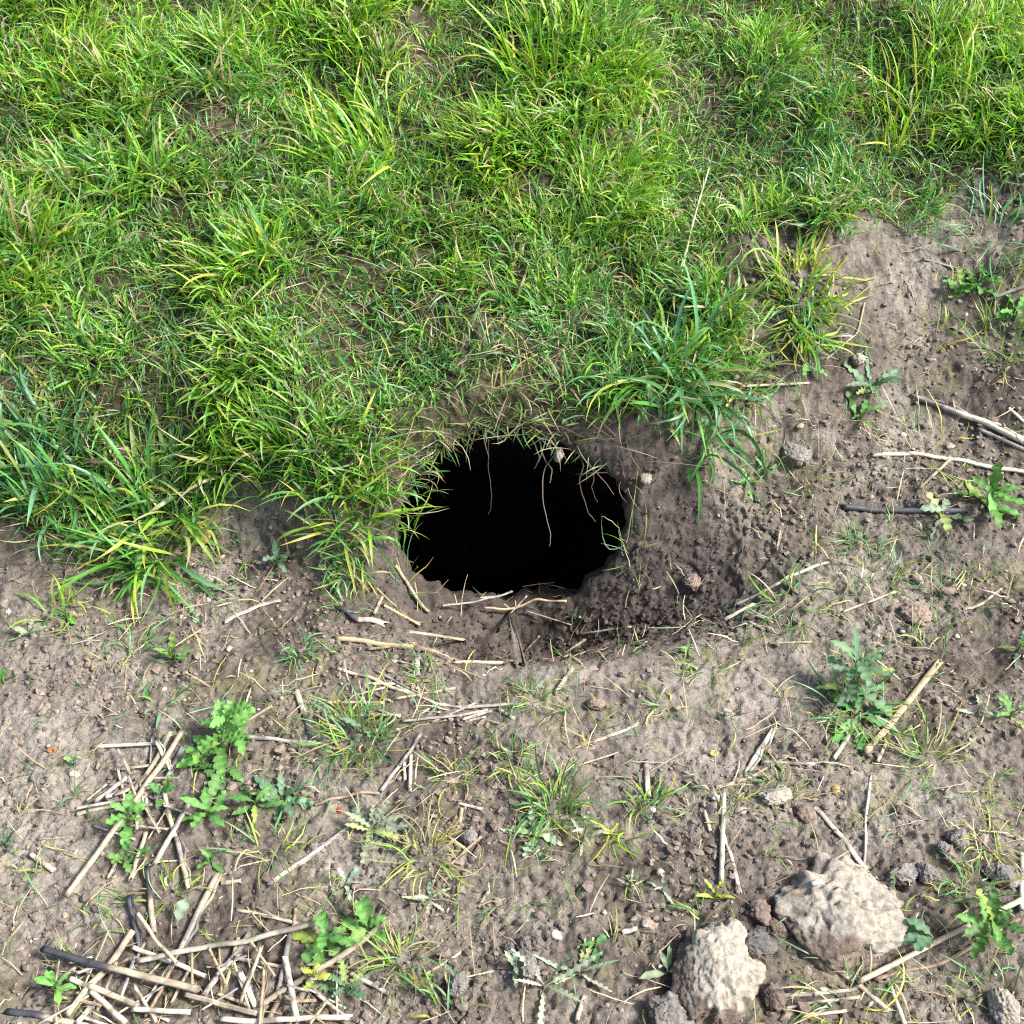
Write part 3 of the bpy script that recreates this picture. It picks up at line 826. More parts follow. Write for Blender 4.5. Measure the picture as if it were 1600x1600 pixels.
TAN = np.array([0.38, 0.29, 0.175]); CREAM = np.array([0.43, 0.365, 0.265]); WHITE = np.array([0.50, 0.455, 0.37]); GREY = np.array([0.25, 0.23, 0.215]); CHAR = np.array([0.050, 0.052, 0.062]); DUN = np.array([0.24, 0.18, 0.125])
STY = {'t': (TAN, TAN * 1.1), 'c': (CREAM, CREAM), 'w': (WHITE, WHITE), 'g': (GREY, GREY * 1.4), 'k': (CHAR, CHAR * 1.5), 'd': (DUN, DUN),
       'cg': (CREAM, GREY), 'gc': (GREY, CREAM), 'kc': (CHAR, CREAM), 'ck': (CREAM, CHAR), 'tw': (TAN, WHITE), 'gw': (GREY, WHITE)}

def straw(px, wpx, sty, label, lift=0.0, flat=0.0, node=None, group=None, name='straw_stalk', cat='straw', bow=0.0, split=False, lifts=None):
    """px: list of points on the sheet (1600 units); the stalk lies on the ground below them"""
    P0 = spot([p[0] for p in px], [p[1] for p in px])
    n = 15 * max(1, len(px) - 1) + 1
    tpar = np.linspace(0, len(px) - 1, n)
    pa = np.stack([np.interp(tpar, np.arange(len(px)), P0[:, k]) for k in range(3)], -1)
    r = metres(px[0][0], px[0][1], wpx * 0.74) / 2
    if len(px) > 2:
        for _ in range(4):
            pa[1:-1] = 0.25 * pa[:-2] + 0.5 * pa[1:-1] + 0.25 * pa[2:]
    g = G(pa[:, 0], pa[:, 1])
    f = np.linspace(0, 1, n)
    if len(px) == 2:          # stiff: one straight line carried by the high spots
        A = np.stack([1 - f, f], -1)
        z0, z1 = g[0], g[-1]
        line = z0 + (z1 - z0) * f
        gap = np.sort(g - line)[-2]
        z = line + max(gap, 0)
    else:
        z = np.convolve(np.pad(np.maximum(g, np.convolve(np.pad(g, 4, 'edge'), np.ones(9) / 9, 'valid')), 2, 'edge'), np.ones(5) / 5, 'valid')
    pa[:, 2] = z + r * 0.55 + lift
    if lifts is not None:
        pa[:, 2] += np.interp(f, np.linspace(0, 1, len(lifts)), lifts)
    wob = r * 0.3
    pa += wob * np.stack([perlin(f * 3 + pa[0, 0] * 90, 0.3, 0.7), perlin(f * 3 + pa[0, 1] * 90, 5.3, 0.7), 0.3 * perlin(f * 3, 9.1, pa[0, 0] * 50)], -1)
    dirt = sst((perlin(f * 5 + px[0][0] * .37, px[0][1] * .41, .9) - .12) / .25)
    rad = r * (1 + 0.12 * perlin(f * 6 + px[0][0], 2.2, 1.1))
    a, b = STY[sty]
    if sty in ('kc', 'ck', 'cg', 'gc', 'gw', 'tw'):
        mm = sst((f - 0.42) / 0.16)
    else:
        mm = f
    col = a * (1 - mm)[:, None] + b * mm[:, None]
    col = col * (1 + 0.22 * perlin(f * 7 + px[0][1], 3.1, 4.4))[:, None]
    col = col * (1 - .55 * dirt[:, None]) + np.array([.07, .058, .05]) * .55 * dirt[:, None]
    nd = rng.random() < 0.35 if node is None else node
    if nd:
        kk = int(n * (rng.uniform(.2, .8) if node in (None, True) else node))
        rad[kk] *= 1.2; col[kk] *= 0.55
    v, q, c = tube(pa, rad, col, 9, 0.38 if flat else 0.85, True, r * (2.2 if split or rng.random() < .5 else 0.6))
    if split:
        off = np.stack([perlin(f * 4, 1.7, 2.0), perlin(f * 4, 6.7, 2.0), np.abs(f) * 0], -1) * r * 1.5
        v2, q2, c2 = tube(pa + off + np.array([r * 1.2, r * 0.8, r * 0.4]), rad * 0.5, col * 0.75, 6, 0.5, True, r * 2)
        v, q, c = join([(v, q, c), (v2, q2, c2)])
    o = mesh_obj(name, v, q, M_STRAW, col=c)
    tag(o, label, cat, group)
    recentre(o, pa[0] * [1, 1, 1])
    return o

S = straw
# below the mouth
S([(527, 999), (600, 1006), (680, 1016), (765, 1036)], 11, 't', 'long tan straw stalk lying just below the burrow mouth', node=.45)
S([(711, 1032), (800, 1037)], 9, 'c', 'short pale stalk at the right end of the long tan straw')
S([(575, 1014), (648, 1004)], 6, 't', 'thin tan straw branching under the long tan straw below the burrow')
S([(527, 1044), (590, 1062), (648, 1086)], 8, 'c', 'pale straw running down right, below the long tan straw')
S([(584, 1046), (656, 1084)], 5, 'g', 'thin grey straw crossing beside the pale straw below the long tan one')
S([(618, 1092), (708, 1074)], 6, 'c', 'thin pale straw lying across the grey one below the burrow')
S([(677, 1100), (750, 1100), (827, 1100)], 7, 'w', 'whitish slightly curved straw at the centre below the burrow')
S([(719, 1117), (762, 1106)], 7, 'w', 'uppermost of three short white straws in a bundle below the burrow', flat=1)
S([(724, 1124), (766, 1110)], 6, 'w', 'middle one of three short white straws in a bundle below the burrow')
S([(629, 1129), (720, 1121)], 6, 'g', 'thin grey straw left of the short white bundle below the burrow')
S([(728, 1127), (757, 1119)], 5, 'c', 'lowest of three short white straws in a bundle below the burrow')
S([(639, 988), (728, 1002)], 7, 'c', 'pale straw just above the long tan straw, at the lip of the pit')
S([(601, 948), (655, 979)], 8, 't', 'tan straw on the left side of the pit pointing down to the long tan straw')
S([(580, 915), (622, 952), (660, 975)], 6, 'd', 'dull brown straw on the lower left wall of the burrow mouth')
S([(618, 884), (640, 918), (670, 957)], 8, 'c', 'pale straw sloping into the lower left corner of the burrow mouth')
S([(532, 952), (560, 968), (598, 974)], 13, 'kc', 'short thick charred stick on the left rim of the pit')
S([(585, 963), (598, 935)], 7, 'c', 'short pale straw standing beside the charred stick on the left rim')
S([(464, 1080), (474, 1110), (486, 1153)], 12, 'ck', 'broad white straw with a black lower end above the bushy tuft', flat=1)
S([(510, 1101), (598, 1094)], 6, 'c', 'pale straw lying above the bushy grass tuft')
S([(515, 1118), (622, 1117)], 5, 't', 'thin straw lying across the top of the bushy grass tuft')
S([(350, 972), (398, 950), (437, 938)], 10, 'w', 'flat white straw alone on bare soil left of the pit', flat=1, node=.4)
S([(868, 1080), (894, 1048)], 10, 'c', 'short stout pale straw right of the small fresh green tuft')
S([(780, 1106), (801, 1121)], 8, 'c', 'tiny stout pale straw right of the short white bundle')
S([(876, 1204), (966, 1175)], 4, 'c', 'thin straight straw on bare soil right of the twisted green tuft')
S([(900, 1166), (940, 1152), (992, 1135)], 7, 'tw', 'frayed tan husk lying on bare soil at the centre right', flat=1, split=True)
S([(755, 948), (835, 934), (885, 940)], 6, 't', 'orange tan straw at the bottom lip of the burrow mouth')
S([(690, 948), (745, 940), (800, 922)], 5, 'g', 'dim grey straw lying just inside the bottom of the burrow mouth')
S([(785, 972), (822, 932)], 4, 'c', 'thin pale stem leaning on the bottom lip of the burrow')
S([(822, 955), (892, 975)], 4, 'd', 'thin brown stem on moist earth below the burrow')
S([(905, 992), (985, 980)], 5, 'c', 'thin pale straw on the floor of the pit right of centre')
S([(905, 990), (925, 960)], 3, 'd', 'tiny dark stem standing on the floor of the pit')
S([(653, 1028), (652, 1056)], 11, 'w', 'white straw flake just under the long tan straw', flat=1)
S([(820, 1018), (842, 994)], 6, 'c', 'small pale crossed flake on the crust below the burrow', flat=1)
S([(880, 1022), (912, 1000)], 7, 'c', 'small ragged pale flake right below the burrow pit', flat=1, split=True)
# right side
S([(1165, 1208), (1207, 1143)], 13, 'w', 'broad white split straw on the crust right of centre', flat=1, split=True)
S([(1118, 1228), (1172, 1215), (1232, 1178)], 7, 'c', 'thin pale straw crossing below the broad white split straw')
S([(1192, 1189), (1268, 1194)], 8, 'g', 'dark grey straw right of the broad white split straw')
S([(1354, 1172), (1400, 1120), (1466, 1038)], 15, 't', 'thick long tan straw leaning through the tall weed at right')
S([(1302, 1186), (1326, 1150)], 9, 'w', 'short white straw under the tall weed at right')
S([(1372, 1188), (1385, 1160)], 8, 'c', 'stubby pale straw under the lower end of the thick tan straw')
S([(1127, 1376), (1130, 1245)], 11, 'w', 'upright white straw left of the two large pale clods', node=.3)
S([(1130, 1300), (1143, 1342), (1156, 1392)], 9, 'w', 'white bent straw splitting off below the upright white one')
S([(1272, 1260), (1310, 1300), (1352, 1358)], 11, 'w', 'tapering white straw pointing down to the largest clod', flat=1)
S([(1360, 1216), (1353, 1280), (1351, 1346)], 6, 'w', 'thin white upright stem right of the tapering straw')
S([(1100, 1270), (1110, 1298)], 8, 'c', 'short curved pale chip beside the dark chip near the upright straw')
S([(1432, 618), (1500, 648), (1610, 694)], 14, 'gw', 'thick weathered grey stem at the right edge', split=True, node=.3)
S([(1530, 672), (1610, 706)], 9, 'g', 'lower dark stem of the weathered bundle at the right edge')
S([(1362, 714), (1430, 710), (1520, 724), (1610, 740)], 10, 'w', 'long whitish bent straw reaching the right edge')
S([(1318, 794), (1400, 797), (1500, 800)], 13, 'k', 'dark blue grey stick lying right of the burrow pit')
S([(1438, 760), (1482, 722)], 7, 'c', 'pale straw slanting below the long whitish bent straw')
S([(1150, 945), (1215, 912), (1290, 880)], 8, 'gw', 'long grey straw lying along the right rim of the pit')
S([(1133, 968), (1175, 946)], 8, 'w', 'pale broken end of the grey straw on the right rim')
S([(1165, 958), (1205, 975)], 6, 'c', 'short pale straw below the broken end on the right rim')
S([(1170, 972), (1192, 982)], 7, 'g', 'small grey chip below the straws on the right rim')
S([(1315, 958), (1398, 928)], 6, 'c', 'thin cream straw on bare soil right of the pit')
S([(1200, 1006), (1268, 1002)], 4, 'c', 'thin straight cream straw on crust below the right rim')
S([(1508, 948), (1530, 945), (1565, 918)], 8, 'c', 'pale hooked straw near the right edge below the pit level')
S([(1340, 1095), (1355, 1130)], 7, 'd', 'brown stub in the shade of the tall weed at right')
S([(1160, 605), (1262, 597)], 6, 'c', 'cream straw lying right of the small pale tipped tuft')
S([(1240, 524), (1330, 523)], 5, 'g', 'thin grey straw below the yellow tipped tuft')
S([(1060, 500), (1062, 452)], 9, 'w', 'upright white straw stub at the edge of the sward')
S([(1060, 450), (1082, 360), (1105, 285)], 4, 'c', 'thin tall dry stem leaning in the grass right of centre', lifts=[.0, .02, .03])
S([(1085, 438), (1128, 440)], 8, 'w', 'short white straw on bare patch at the sward edge')
S([(1290, 560), (1340, 520), (1352, 470)], 4, 'c', 'thin pale bent stem right of the yellow tipped tuft')
S([(1540, 430), (1600, 405)], 9, 'k', 'dark grey stick end at the upper right edge')
S([(1540, 470), (1600, 452)], 8, 'g', 'lower grey stick at the upper right edge')
S([(1440, 412), (1500, 418)], 5, 'g', 'thin grey straw left of the dark stick at the upper right')
S([(1575, 640), (1600, 660)], 8, 'w', 'bleached chip at the right edge above the grey bundle')
# lower right
S([(1592, 1412), (1470, 1470), (1338, 1536)], 12, 'c', 'long pale straw running from the right edge to below the largest clod', lift=.006)
S([(1590, 1438), (1480, 1500), (1365, 1530)], 9, 'd', 'brown straw just below the long pale one at lower right')
S([(1305, 1510), (1345, 1540), (1384, 1577)], 12, 'c', 'stout pale straw crossing under the largest clod')
S([(1386, 1526), (1412, 1604)], 10, 'w', 'white straw reaching the bottom edge at lower right')
S([(1598, 1335), (1592, 1425)], 10, 'w', 'white straw standing along the lower right edge')
S([(1431, 1432), (1405, 1482)], 6, 't', 'thin yellow tan stem right of the largest clod')
S([(1206, 1558), (1260, 1556), (1335, 1546)], 8, 'w', 'frayed white fibre bundle below the largest clod', split=True)
S([(1228, 1575), (1280, 1566), (1340, 1560)], 7, 'c', 'second frayed fibre strand under the white bundle', split=True)
S([(1255, 1590), (1320, 1580)], 7, 'c', 'lowest frayed strand of the fibre bundle near the bottom edge')
S([(1480, 1555), (1502, 1592)], 8, 'c', 'small pale straw left of the round pale clod in the corner')
# lower centre
S([(555, 1285), (500, 1328), (423, 1380)], 10, 'gw', 'long grey to white twig with forked end in the lower left centre', split=True)
S([(656, 1152), (628, 1190), (595, 1233)], 8, 'g', 'grey bent twig right of the bushy tuft, upper arm')
S([(592, 1236), (540, 1241), (490, 1255)], 8, 'd', 'grey brown twig under the bushy tuft, lower arm')
S([(642, 1178), (641, 1240)], 8, 'w', 'upright white straw beside the grey bent twig')
S([(631, 1192), (633, 1218)], 7, 'w', 'short white straw left of the upright one by the bent twig')
S([(752, 1307), (699, 1356)], 8, 'd', 'brown grey straw left of the spiky soil tuft')
S([(763, 1389), (747, 1414)], 7, 'c', 'short cream straw alone on bare soil at lower centre')
S([(718, 1254), (750, 1264)], 7, 'w', 'small white straw left of the spiky soil tuft')
S([(722, 1262), (716, 1290)], 8, 'c', 'small cream stub under the small white straw')
S([(718, 1487), (665, 1524)], 6, 'c', 'thin cream straw right of the straggly star tuft')
S([(769, 1517), (727, 1530)], 4, 'c', 'thin twig beside the two round grey clods at the bottom')
S([(972, 1460), (995, 1452)], 11, 'w', 'short flat white chip on soil at the bottom centre', flat=1)
S([(1010, 1195), (1012, 1240)], 11, 'gw', 'grey white upright flake right of the spiky tuft', flat=1)
S([(700, 1575), (690, 1545)], 9, 'd', 'brown stub standing near the bottom edge left of centre')
S([(902, 1590), (912, 1560)], 10, 'c', 'cream stub at the bottom edge right of centre')
# left pile
S([(107, 1409), (185, 1300), (240, 1225), (287, 1153)], 13, 'c', 'long cream stalk with dark node slanting through the left straw pile', node=.15, lift=.012)
S([(196, 1262), (235, 1208), (268, 1150)], 11, 'c', 'cream stalk beside the upper end of the long stalk in the left pile', lift=.008)
S([(226, 1300), (215, 1340), (206, 1374)], 9, 'c', 'cream stalk hanging down the middle of the left pile', lift=.004)
S([(203, 1409), (219, 1480)], 10, 'k', 'charred stalk end pointing down from the left pile', split=True)
S([(231, 1362), (242, 1460)], 12, 'kc', 'stalk with black upper half below the left pile')
S([(256, 1234), (264, 1270), (273, 1304)], 10, 'c', 'cream stalk on the right flank of the left pile', lift=.004)
S([(275, 1306), (295, 1386)], 11, 'gc', 'mottled charred stalk on the right flank of the left pile', split=True)
S([(297, 1258), (245, 1352)], 11, 'gw', 'pale stalk with grey top crossing the right flank of the left pile', lift=.006)
S([(337, 1375), (281, 1490)], 15, 'cg', 'shredded black and white stalk below right of the left pile', split=True)
S([(48, 1333), (83, 1359)], 11, 'w', 'short white straw alone on bare soil at the left edge')
S([(120, 1272), (160, 1263), (205, 1252)], 9, 'c', 'pale stalk sticking out of the left pile to the left')
S([(150, 1258), (200, 1222)], 10, 'g', 'grey stalk at the left side of the left pile', lift=.004)
S([(168, 1252), (205, 1238)], 8, 'w', 'bleached short stalk at the left side of the left pile', lift=.008)
S([(147, 1166), (258, 1164)], 8, 'w', 'straight white straw lying level above the left pile')
S([(205, 1225), (206, 1262)], 9, 'g', 'short grey stub in the hollow of the left pile')
S([(225, 1228), (232, 1275)], 9, 'g', 'grey stub right of the short stub in the left pile')
S([(245, 1250), (285, 1170)], 12, 'g', 'grey frayed stalk alongside the long cream stalk', split=True)
S([(365, 1152), (430, 1156), (488, 1158)], 9, 'g', 'grey weathered straw right of the bright weed at left')
S([(365, 1140), (425, 1103)], 6, 'c', 'thin cream straw pointing up right from the bright weed at left')
S([(185, 1335), (168, 1366)], 8, 'c', 'cream sliver under the long cream stalk', split=True)
S([(345, 1378), (375, 1376)], 9, 'c', 'short cream chip below the small seedling at left')
# corner heap at the lower left
S([(72, 1492), (180, 1522), (312, 1556)], 15, 'kc', 'long blackened stalk across the straw heap in the lower left corner', lift=.014)
S([(15, 1580), (70, 1588), (130, 1600)], 14, 'kc', 'stalk with jet black end in the lower left corner')
S([(209, 1462), (160, 1524), (106, 1588)], 14, 'c', 'thick cream stalk slanting through the corner heap', lift=.006)
S([(112, 1533), (165, 1555), (220, 1580)], 12, 'c', 'cream stalk below the blackened stalk in the corner heap', lift=.010)
S([(222, 1510), (310, 1492), (400, 1474), (498, 1447)], 12, 'w', 'long whitish stalk running right from the corner heap', lift=.012)
S([(209, 1483), (265, 1508), (322, 1528)], 10, 'w', 'white stalk crossing under the long whitish stalk', lift=.006)
S([(220, 1438), (250, 1482), (282, 1518)], 8, 'c', 'cream stalk crossing the long whitish stalk from above', lift=.016)
S([(388, 1464), (355, 1512), (322, 1558)], 12, 'g', 'grey stalk at the right side of the corner heap', lift=.004)
S([(378, 1526), (408, 1592)], 13, 'w', 'broad white stalk at the right end of the corner heap', flat=1, lift=.008)
S([(144, 1552), (198, 1602)], 13, 'c', 'stout cream stalk at the bottom edge of the corner heap', lift=.006)
S([(130, 1505), (90, 1533), (52, 1556)], 8, 'ck', 'thin stalk with dark tip on the left of the corner heap', lift=.004)
S([(212, 1586), (300, 1588)], 11, 'w', 'level white stalk at the bottom of the corner heap', lift=.012)
S([(292, 1560), (345, 1576), (402, 1588)], 11, 'c', 'cream stalk at the lower right of the corner heap', lift=.010)
S([(120, 1600), (168, 1548)], 12, 'w', 'white stalk alongside the thick cream stalk in the corner heap', lift=.002)
S([(215, 1550), (245, 1598)], 8, 'c', 'short cream stalk near the bottom of the corner heap', lift=.008)
S([(262, 1535), (230, 1590)], 8, 'd', 'dun stalk under the blackened stalk in the corner heap', lift=.004)
S([(300, 1512), (270, 1570)], 7, 'c', 'thin cream stem under the right half of the corner heap', lift=.003)
S([(330, 1490), (355, 1545)], 7, 't', 'tan stem crossing the grey stalk of the corner heap', lift=.010)
S([(603, 1448), (540, 1492), (462, 1540), (400, 1578)], 12, 'c', 'long cream stalk right of the corner heap beside the green weed', lift=.008)
S([(448, 1502), (456, 1550), (466, 1600)], 13, 'w', 'upright white stalk at the bottom right of the corner heap', lift=.012)
S([(455, 1462), (444, 1510), (432, 1562)], 12, 'g', 'grey upright stalk crossing the long cream stalk', lift=.004)
S([(446, 1540), (417, 1600)], 12, 'd', 'brownish stalk beside the upright white stalk', lift=.002)
S([(479, 1530), (524, 1588)], 9, 'd', 'brown straw pointing down right from the upright stalks')
S([(547, 1518), (609, 1553)], 10, 'w', 'white straw under the straggly star tuft')
S([(350, 1598), (440, 1600), (545, 1596)], 12, 'w', 'level white stalk along the bottom edge left of centre', lift=.010)
S([(368, 1421), (420, 1432), (472, 1443)], 8, 'c', 'cream straw above the right end of the corner heap')
S([(455, 1465), (462, 1420)], 8, 'd', 'dun stub at the top of the grey upright stalk')

for k in range(48):
    cx, cy = rng.uniform(90, 520), rng.uniform(1500, 1600)
    a_, l_ = rng.uniform(0, pi), rng.uniform(14, 48)
    S([(cx - l_ * cos(a_), cy - l_ * sin(a_)), (cx + l_ * cos(a_), cy + l_ * sin(a_))], rng.uniform(4, 8), str(rng.choice(['c', 'w', 'g', 'd', 'gc', 't'])), 'thin broken straw bit in the tangle of the lower left corner heap',
      lift=rng.uniform(0, .012), flat=rng.random() < .5, group='broken bits in the corner straw heap', split=rng.random() < .3)
for k in range(26):
    cx, cy = rng.normal(215, 32), rng.normal(1245, 32)
    a_, l_ = rng.uniform(0, pi), rng.uniform(14, 40)
    S([(cx - l_ * cos(a_), cy - l_ * sin(a_)), (cx + l_ * cos(a_), cy + l_ * sin(a_))], rng.uniform(4, 8), str(rng.choice(['c', 'w', 'g', 'd', 'gc'])), 'thin broken straw bit matted in the left straw pile',
      lift=rng.uniform(0, .012), flat=rng.random() < .5, group='broken bits in the left straw pile', split=rng.random() < .4)
for k in range(16):
    cx, cy = rng.normal(665, 55), rng.normal(1098, 20)
    a_, l_ = rng.normal(.15, .45), rng.uniform(14, 45)
    S([(cx - l_ * cos(a_), cy - l_ * sin(a_)), (cx + l_ * cos(a_), cy + l_ * sin(a_))], rng.uniform(3, 6), str(rng.choice(['c', 'w', 'g', 'd'])), 'thin straw bit strewn around the straws below the burrow',
      flat=rng.random() < .5, group='straw bits below the burrow', split=rng.random() < .3)

# ------------------------------------------------------------------ weeds
def leaf_mesh(L, W, lobes, az, el, bend, c, teeth=0.5, petiole=0.25, fold=0.25, base=(0, 0, 0), roll=0.0):
    K = lobes * 4 + 4
    f = np.linspace(0, 1, K + 1)
    e = el - bend * f
    d = np.stack([np.cos(e) * cos(az), np.cos(e) * sin(az), np.sin(e)], -1)
    pts = np.asarray(base) + np.concatenate([[np.zeros(3)], np.cumsum(d[:-1] * (L / K), 0)])
    side = np.array([-sin(az), cos(az), 0.0])
    nrm = np.cross(d, side)
    side_ = side * cos(roll) + nrm * sin(roll); nrm = nrm * cos(roll) - side * sin(roll)
    g = np.clip((f - petiole) / (1 - petiole), 0, 1)
    env = np.where(f < petiole, 0.09, 0.16 + 0.84 * np.sin(pi * np.clip(g * 0.86 + 0.10, 0, 1)) ** 0.8) * (1 - g ** 6)
    ph = (g * lobes) % 1.0
    tooth = np.where(f < petiole, 1, 1 - teeth * np.abs(2 * ((ph + 0.25) % 1.0) - 1) ** 0.8)
    wd = W / 2 * env * tooth + W * 0.012
    sw = (L / K) * 1.4 * (1 - tooth)                      # lobes point forward
    wav = 0.10 * W * np.sin(g * lobes * 2 * pi + az * 3)
    lf = pts - side_ * wd[:, None] + nrm * (wd * fold + wav * (g > 0))[:, None] + d * (-sw * 0.0 + (L / K) * tooth)[:, None] * (g > 0)[:, None]
    rt = pts + side_ * wd[:, None] + nrm * (wd * fold - wav * (g > 0))[:, None] + d * ((L / K) * tooth)[:, None] * (g > 0)[:, None]
    V = np.stack([lf, pts, rt], 1)
    C = np.zeros((K + 1, 3, 3)); C[:] = c
    C[:, 1] = C[:, 1] * 1.25 + 0.02
    C *= (0.85 + 0.3 * f)[:, None, None]
    C[f < petiole] = c * 0.9 + np.array([.05, .03, .03])
    ii = (np.arange(K) * 3)[:, None]
    q = np.concatenate([np.concatenate([ii + s, ii + s + 1, ii + s + 4, ii + s + 3], 1) for s in (0, 1)])
    return V.reshape(-1, 3), q, C.reshape(-1, 3)

WG = np.array([0.090, 0.220, 0.048]); WB = np.array([0.110, 0.205, 0.110]); WP = np.array([0.30, 0.37, 0.25]); WY = np.array([0.30, 0.36, 0.055]); WD = np.array([0.06, 0.17, 0.045])

def weed(px, py, rpx, n, label, c, lobes=4, wid=0.42, teeth=0.55, up=0.5, stem=0.0, stem_lean=(0, 0), group=None, lift=0.0, az0=None, arc=2 * pi, bend=0.8, name='weed_seedling', cat='weed', flower=False):
    b = spot1(px, py); b[2] = float(G(b[0], b[1])) + lift
    r = metres(px, py, rpx * 0.95)
    root = empty(name, b)
    tag(root, label, cat, group)
    az0 = rng.uniform(0, 2 * pi) if az0 is None else az0
    sh = r * stem
    ns = 9
    f = np.linspace(0, 1, ns)
    path = np.stack([stem_lean[0] * r * f ** 1.5, stem_lean[1] * r * f ** 1.5, (sh + 0.006) * f - 0.006 * (1 - f)], -1)
    v, q, cc = tube(path, metres(px, py, 2.6) * (1 - 0.45 * f), np.repeat([c * 0.8 + np.array([.06, .03, .03])], ns, 0), 7, 1.0, False)
    mesh_obj('stem', v, q, M_LEAF, root, cc)
    for i in range(n):
        h = 0.15 + 0.85 * (i / max(1, n - 1)) if stem > 0 else 1.0
        at = np.array([np.interp(h, f, path[:, k]) for k in range(3)])
        az = az0 + (i * 2.4 if arc > 6 else (i / max(1, n - 1) - 0.5) * arc) + rng.normal(0, 0.25)
        s = rng.uniform(0.7, 1.15) * (1 - 0.45 * (h if stem > 0 else 0) * (0.6 if stem > 0 else 0))
        el = up + rng.normal(0, 0.2) + (0.5 * h if stem > 0 else 0)
        lc = c * rng.uniform(0.8, 1.25) * rng.normal(1, 0.06, 3)
        if rng.random() < 0.12:
            lc = lc * 0.5 + WY * 0.5
        v, q, cc = leaf_mesh(r * s, r * s * wid, lobes, az, el, bend + rng.normal(0, 0.25), lc, teeth, 0.22 if stem == 0 else 0.12, 0.25, at, rng.normal(0, 0.35))
        world = v + b                                     # keep leaves out of the soil
        g = G(world[:, 0], world[:, 1]) + 0.003
        v[:, 2] = np.maximum(v[:, 2], g - b[2])
        mesh_obj('leaf', v, q, M_LEAF, root, cc)
    return root

weed(345, 1175, 70, 13, 'tallest bright green weed with toothed leaves beside the left straw pile', WG * 1.3, 4, .5, .55, .4, .9, (.25, .35))
weed(355, 1200, 55, 4, 'toothed green leaf cluster under the tallest weed at left', WG, 4, .5, .55, .3, 0)
weed(375, 1155, 50, 6, 'upper right bright shoot of the big weed clump beside the left pile', WG * 1.3, 3, .5, .5, .5, .5)
weed(318, 1195, 55, 7, 'lower left bright shoot of the big weed clump, leaning on the long stalk', WG * 1.2, 4, .5, .5, .4, .4)
weed(400, 1262, 60, 6, 'low green weed sprawling right of the spreading weed at left', WG, 4, .36, .5, .25, .1)
weed(255, 1245, 52, 5, 'green weed half hidden among the stalks at the top of the left pile', WD * 1.3, 3, .5, .5, .4, .2)
weed(205, 1290, 52, 8, 'bright weed growing through the middle of the left straw pile', WG * 1.25, 3, .52, .5, .5, .6, lift=.006)
weed(195, 1345, 48, 5, 'small green weed at the lower end of the left straw pile', WG, 3, .5, .5, .5, .2)
weed(325, 1275, 62, 7, 'spreading green weed right of the left straw pile', WG * 1.1, 3, .42, .5, .4, .2)
weed(440, 1245, 68, 9, 'long leaved green weed between the left pile and the bushy tuft', WB, 4, .35, .5, .45, .2)
weed(330, 1345, 40, 6, 'small slender seedling below the spreading weed at left', WG, 2, .32, .3, .7, .2)
weed(92, 1548, 44, 7, 'light green seedling on the straw heap in the lower left corner', WG * 1.5, 2, .4, .35, .4, .2, lift=.01)
weed(278, 1450, 42, 1, 'single pale green spoon leaf right of the charred stalk end', WP * .8, 2, .55, .3, .5, 0, az0=1.4)
weed(510, 1470, 68, 9, 'green toothed weed above the upright stalks at lower left centre', WG * 1.2, 3, .5, .5, .4, .45)
weed(575, 1455, 62, 6, 'broad toothed weed leaves beside the end of the long cream stalk', WG * 1.1, 3, .55, .5, .4, .2)
weed(493, 1532, 34, 6, 'yellow leaved seedling on the lower end of the long cream stalk', WY, 3, .5, .5, .5, .4, lift=.012)
weed(540, 1545, 60, 7, 'grey green lobed weed below the long cream stalk', WB, 5, .4, .65, .3, .1)
weed(582, 1298, 68, 12, 'silvery finely lobed weed rosette below the bushy tuft', WP * .75, 5, .32, .72, .3, .1, az0=0)
weed(272, 1028, 46, 6, 'green toothed weed with drooping leaf alone on bare soil at left', WG * 1.1, 3, .45, .5, .5, .3)
weed(435, 888, 42, 7, 'small leafy weed on bare soil left of the hanging tuft', WB, 3, .42, .5, .5, .4)
weed(300, 958, 24, 4, 'tiny pale weed near two white stones at left', WP * .8, 2, .55, .4, .5, .2)
weed(104, 962, 36, 3, 'small green lobed leaf pair right of the yellow bent sprout', WD * 1.4, 3, .5, .5, .3, .1)
weed(50, 995, 40, 8, 'grey crumpled seedling below the yellow bent sprout', WP * .8, 4, .4, .6, .4, .2)
weed(4, 1062, 38, 6, 'green weed cut by the left edge of the photo', WG * 1.2, 3, .42, .5, .4, .2)
weed(118, 1196, 24, 4, 'tiny seedling beside the cream pebble at the left', WB, 2, .5, .3, .6, .3)
weed(10, 1320, 34, 5, 'small blue green seedling at the left edge above the white straw', WB * .8, 2, .25, .2, .7, .2)
weed(835, 1305, 58, 8, 'whitish lobed weed at the foot of the spiky soil tuft', WP, 4, .42, .68, .25, .1, az0=3.5)
weed(910, 1318, 50, 7, 'pale green spiny weed right of the whitish lobed weed', WP * .8, 4, .26, .6, .5, .7, (.1, .1))
weed(850, 1542, 110, 7, 'pale spiny thistle seedling sprawling beside the round grey clod', WP * .95, 7, .17, .72, .15, .05, az0=.2, bend=.3)
weed(905, 1522, 85, 6, 'second pale spiny seedling right of the sprawling thistle', WP * .95, 6, .17, .72, .15, .05, az0=.6, bend=.3)
weed(1042, 1520, 52, 4, 'seedling with two spoon shaped leaves left of the lower large clod', WP * .75, 2, .32, .3, .5, .1, az0=1.2)
weed(1330, 1085, 88, 16, 'tall green spiny weed under the thick tan straw at right', WB * .85, 4, .38, .6, .35, .75, (0, .2))
weed(1340, 1120, 75, 8, 'ground leaves spreading around the tall spiny weed at right', WD * 1.2, 4, .38, .6, .2, 0)
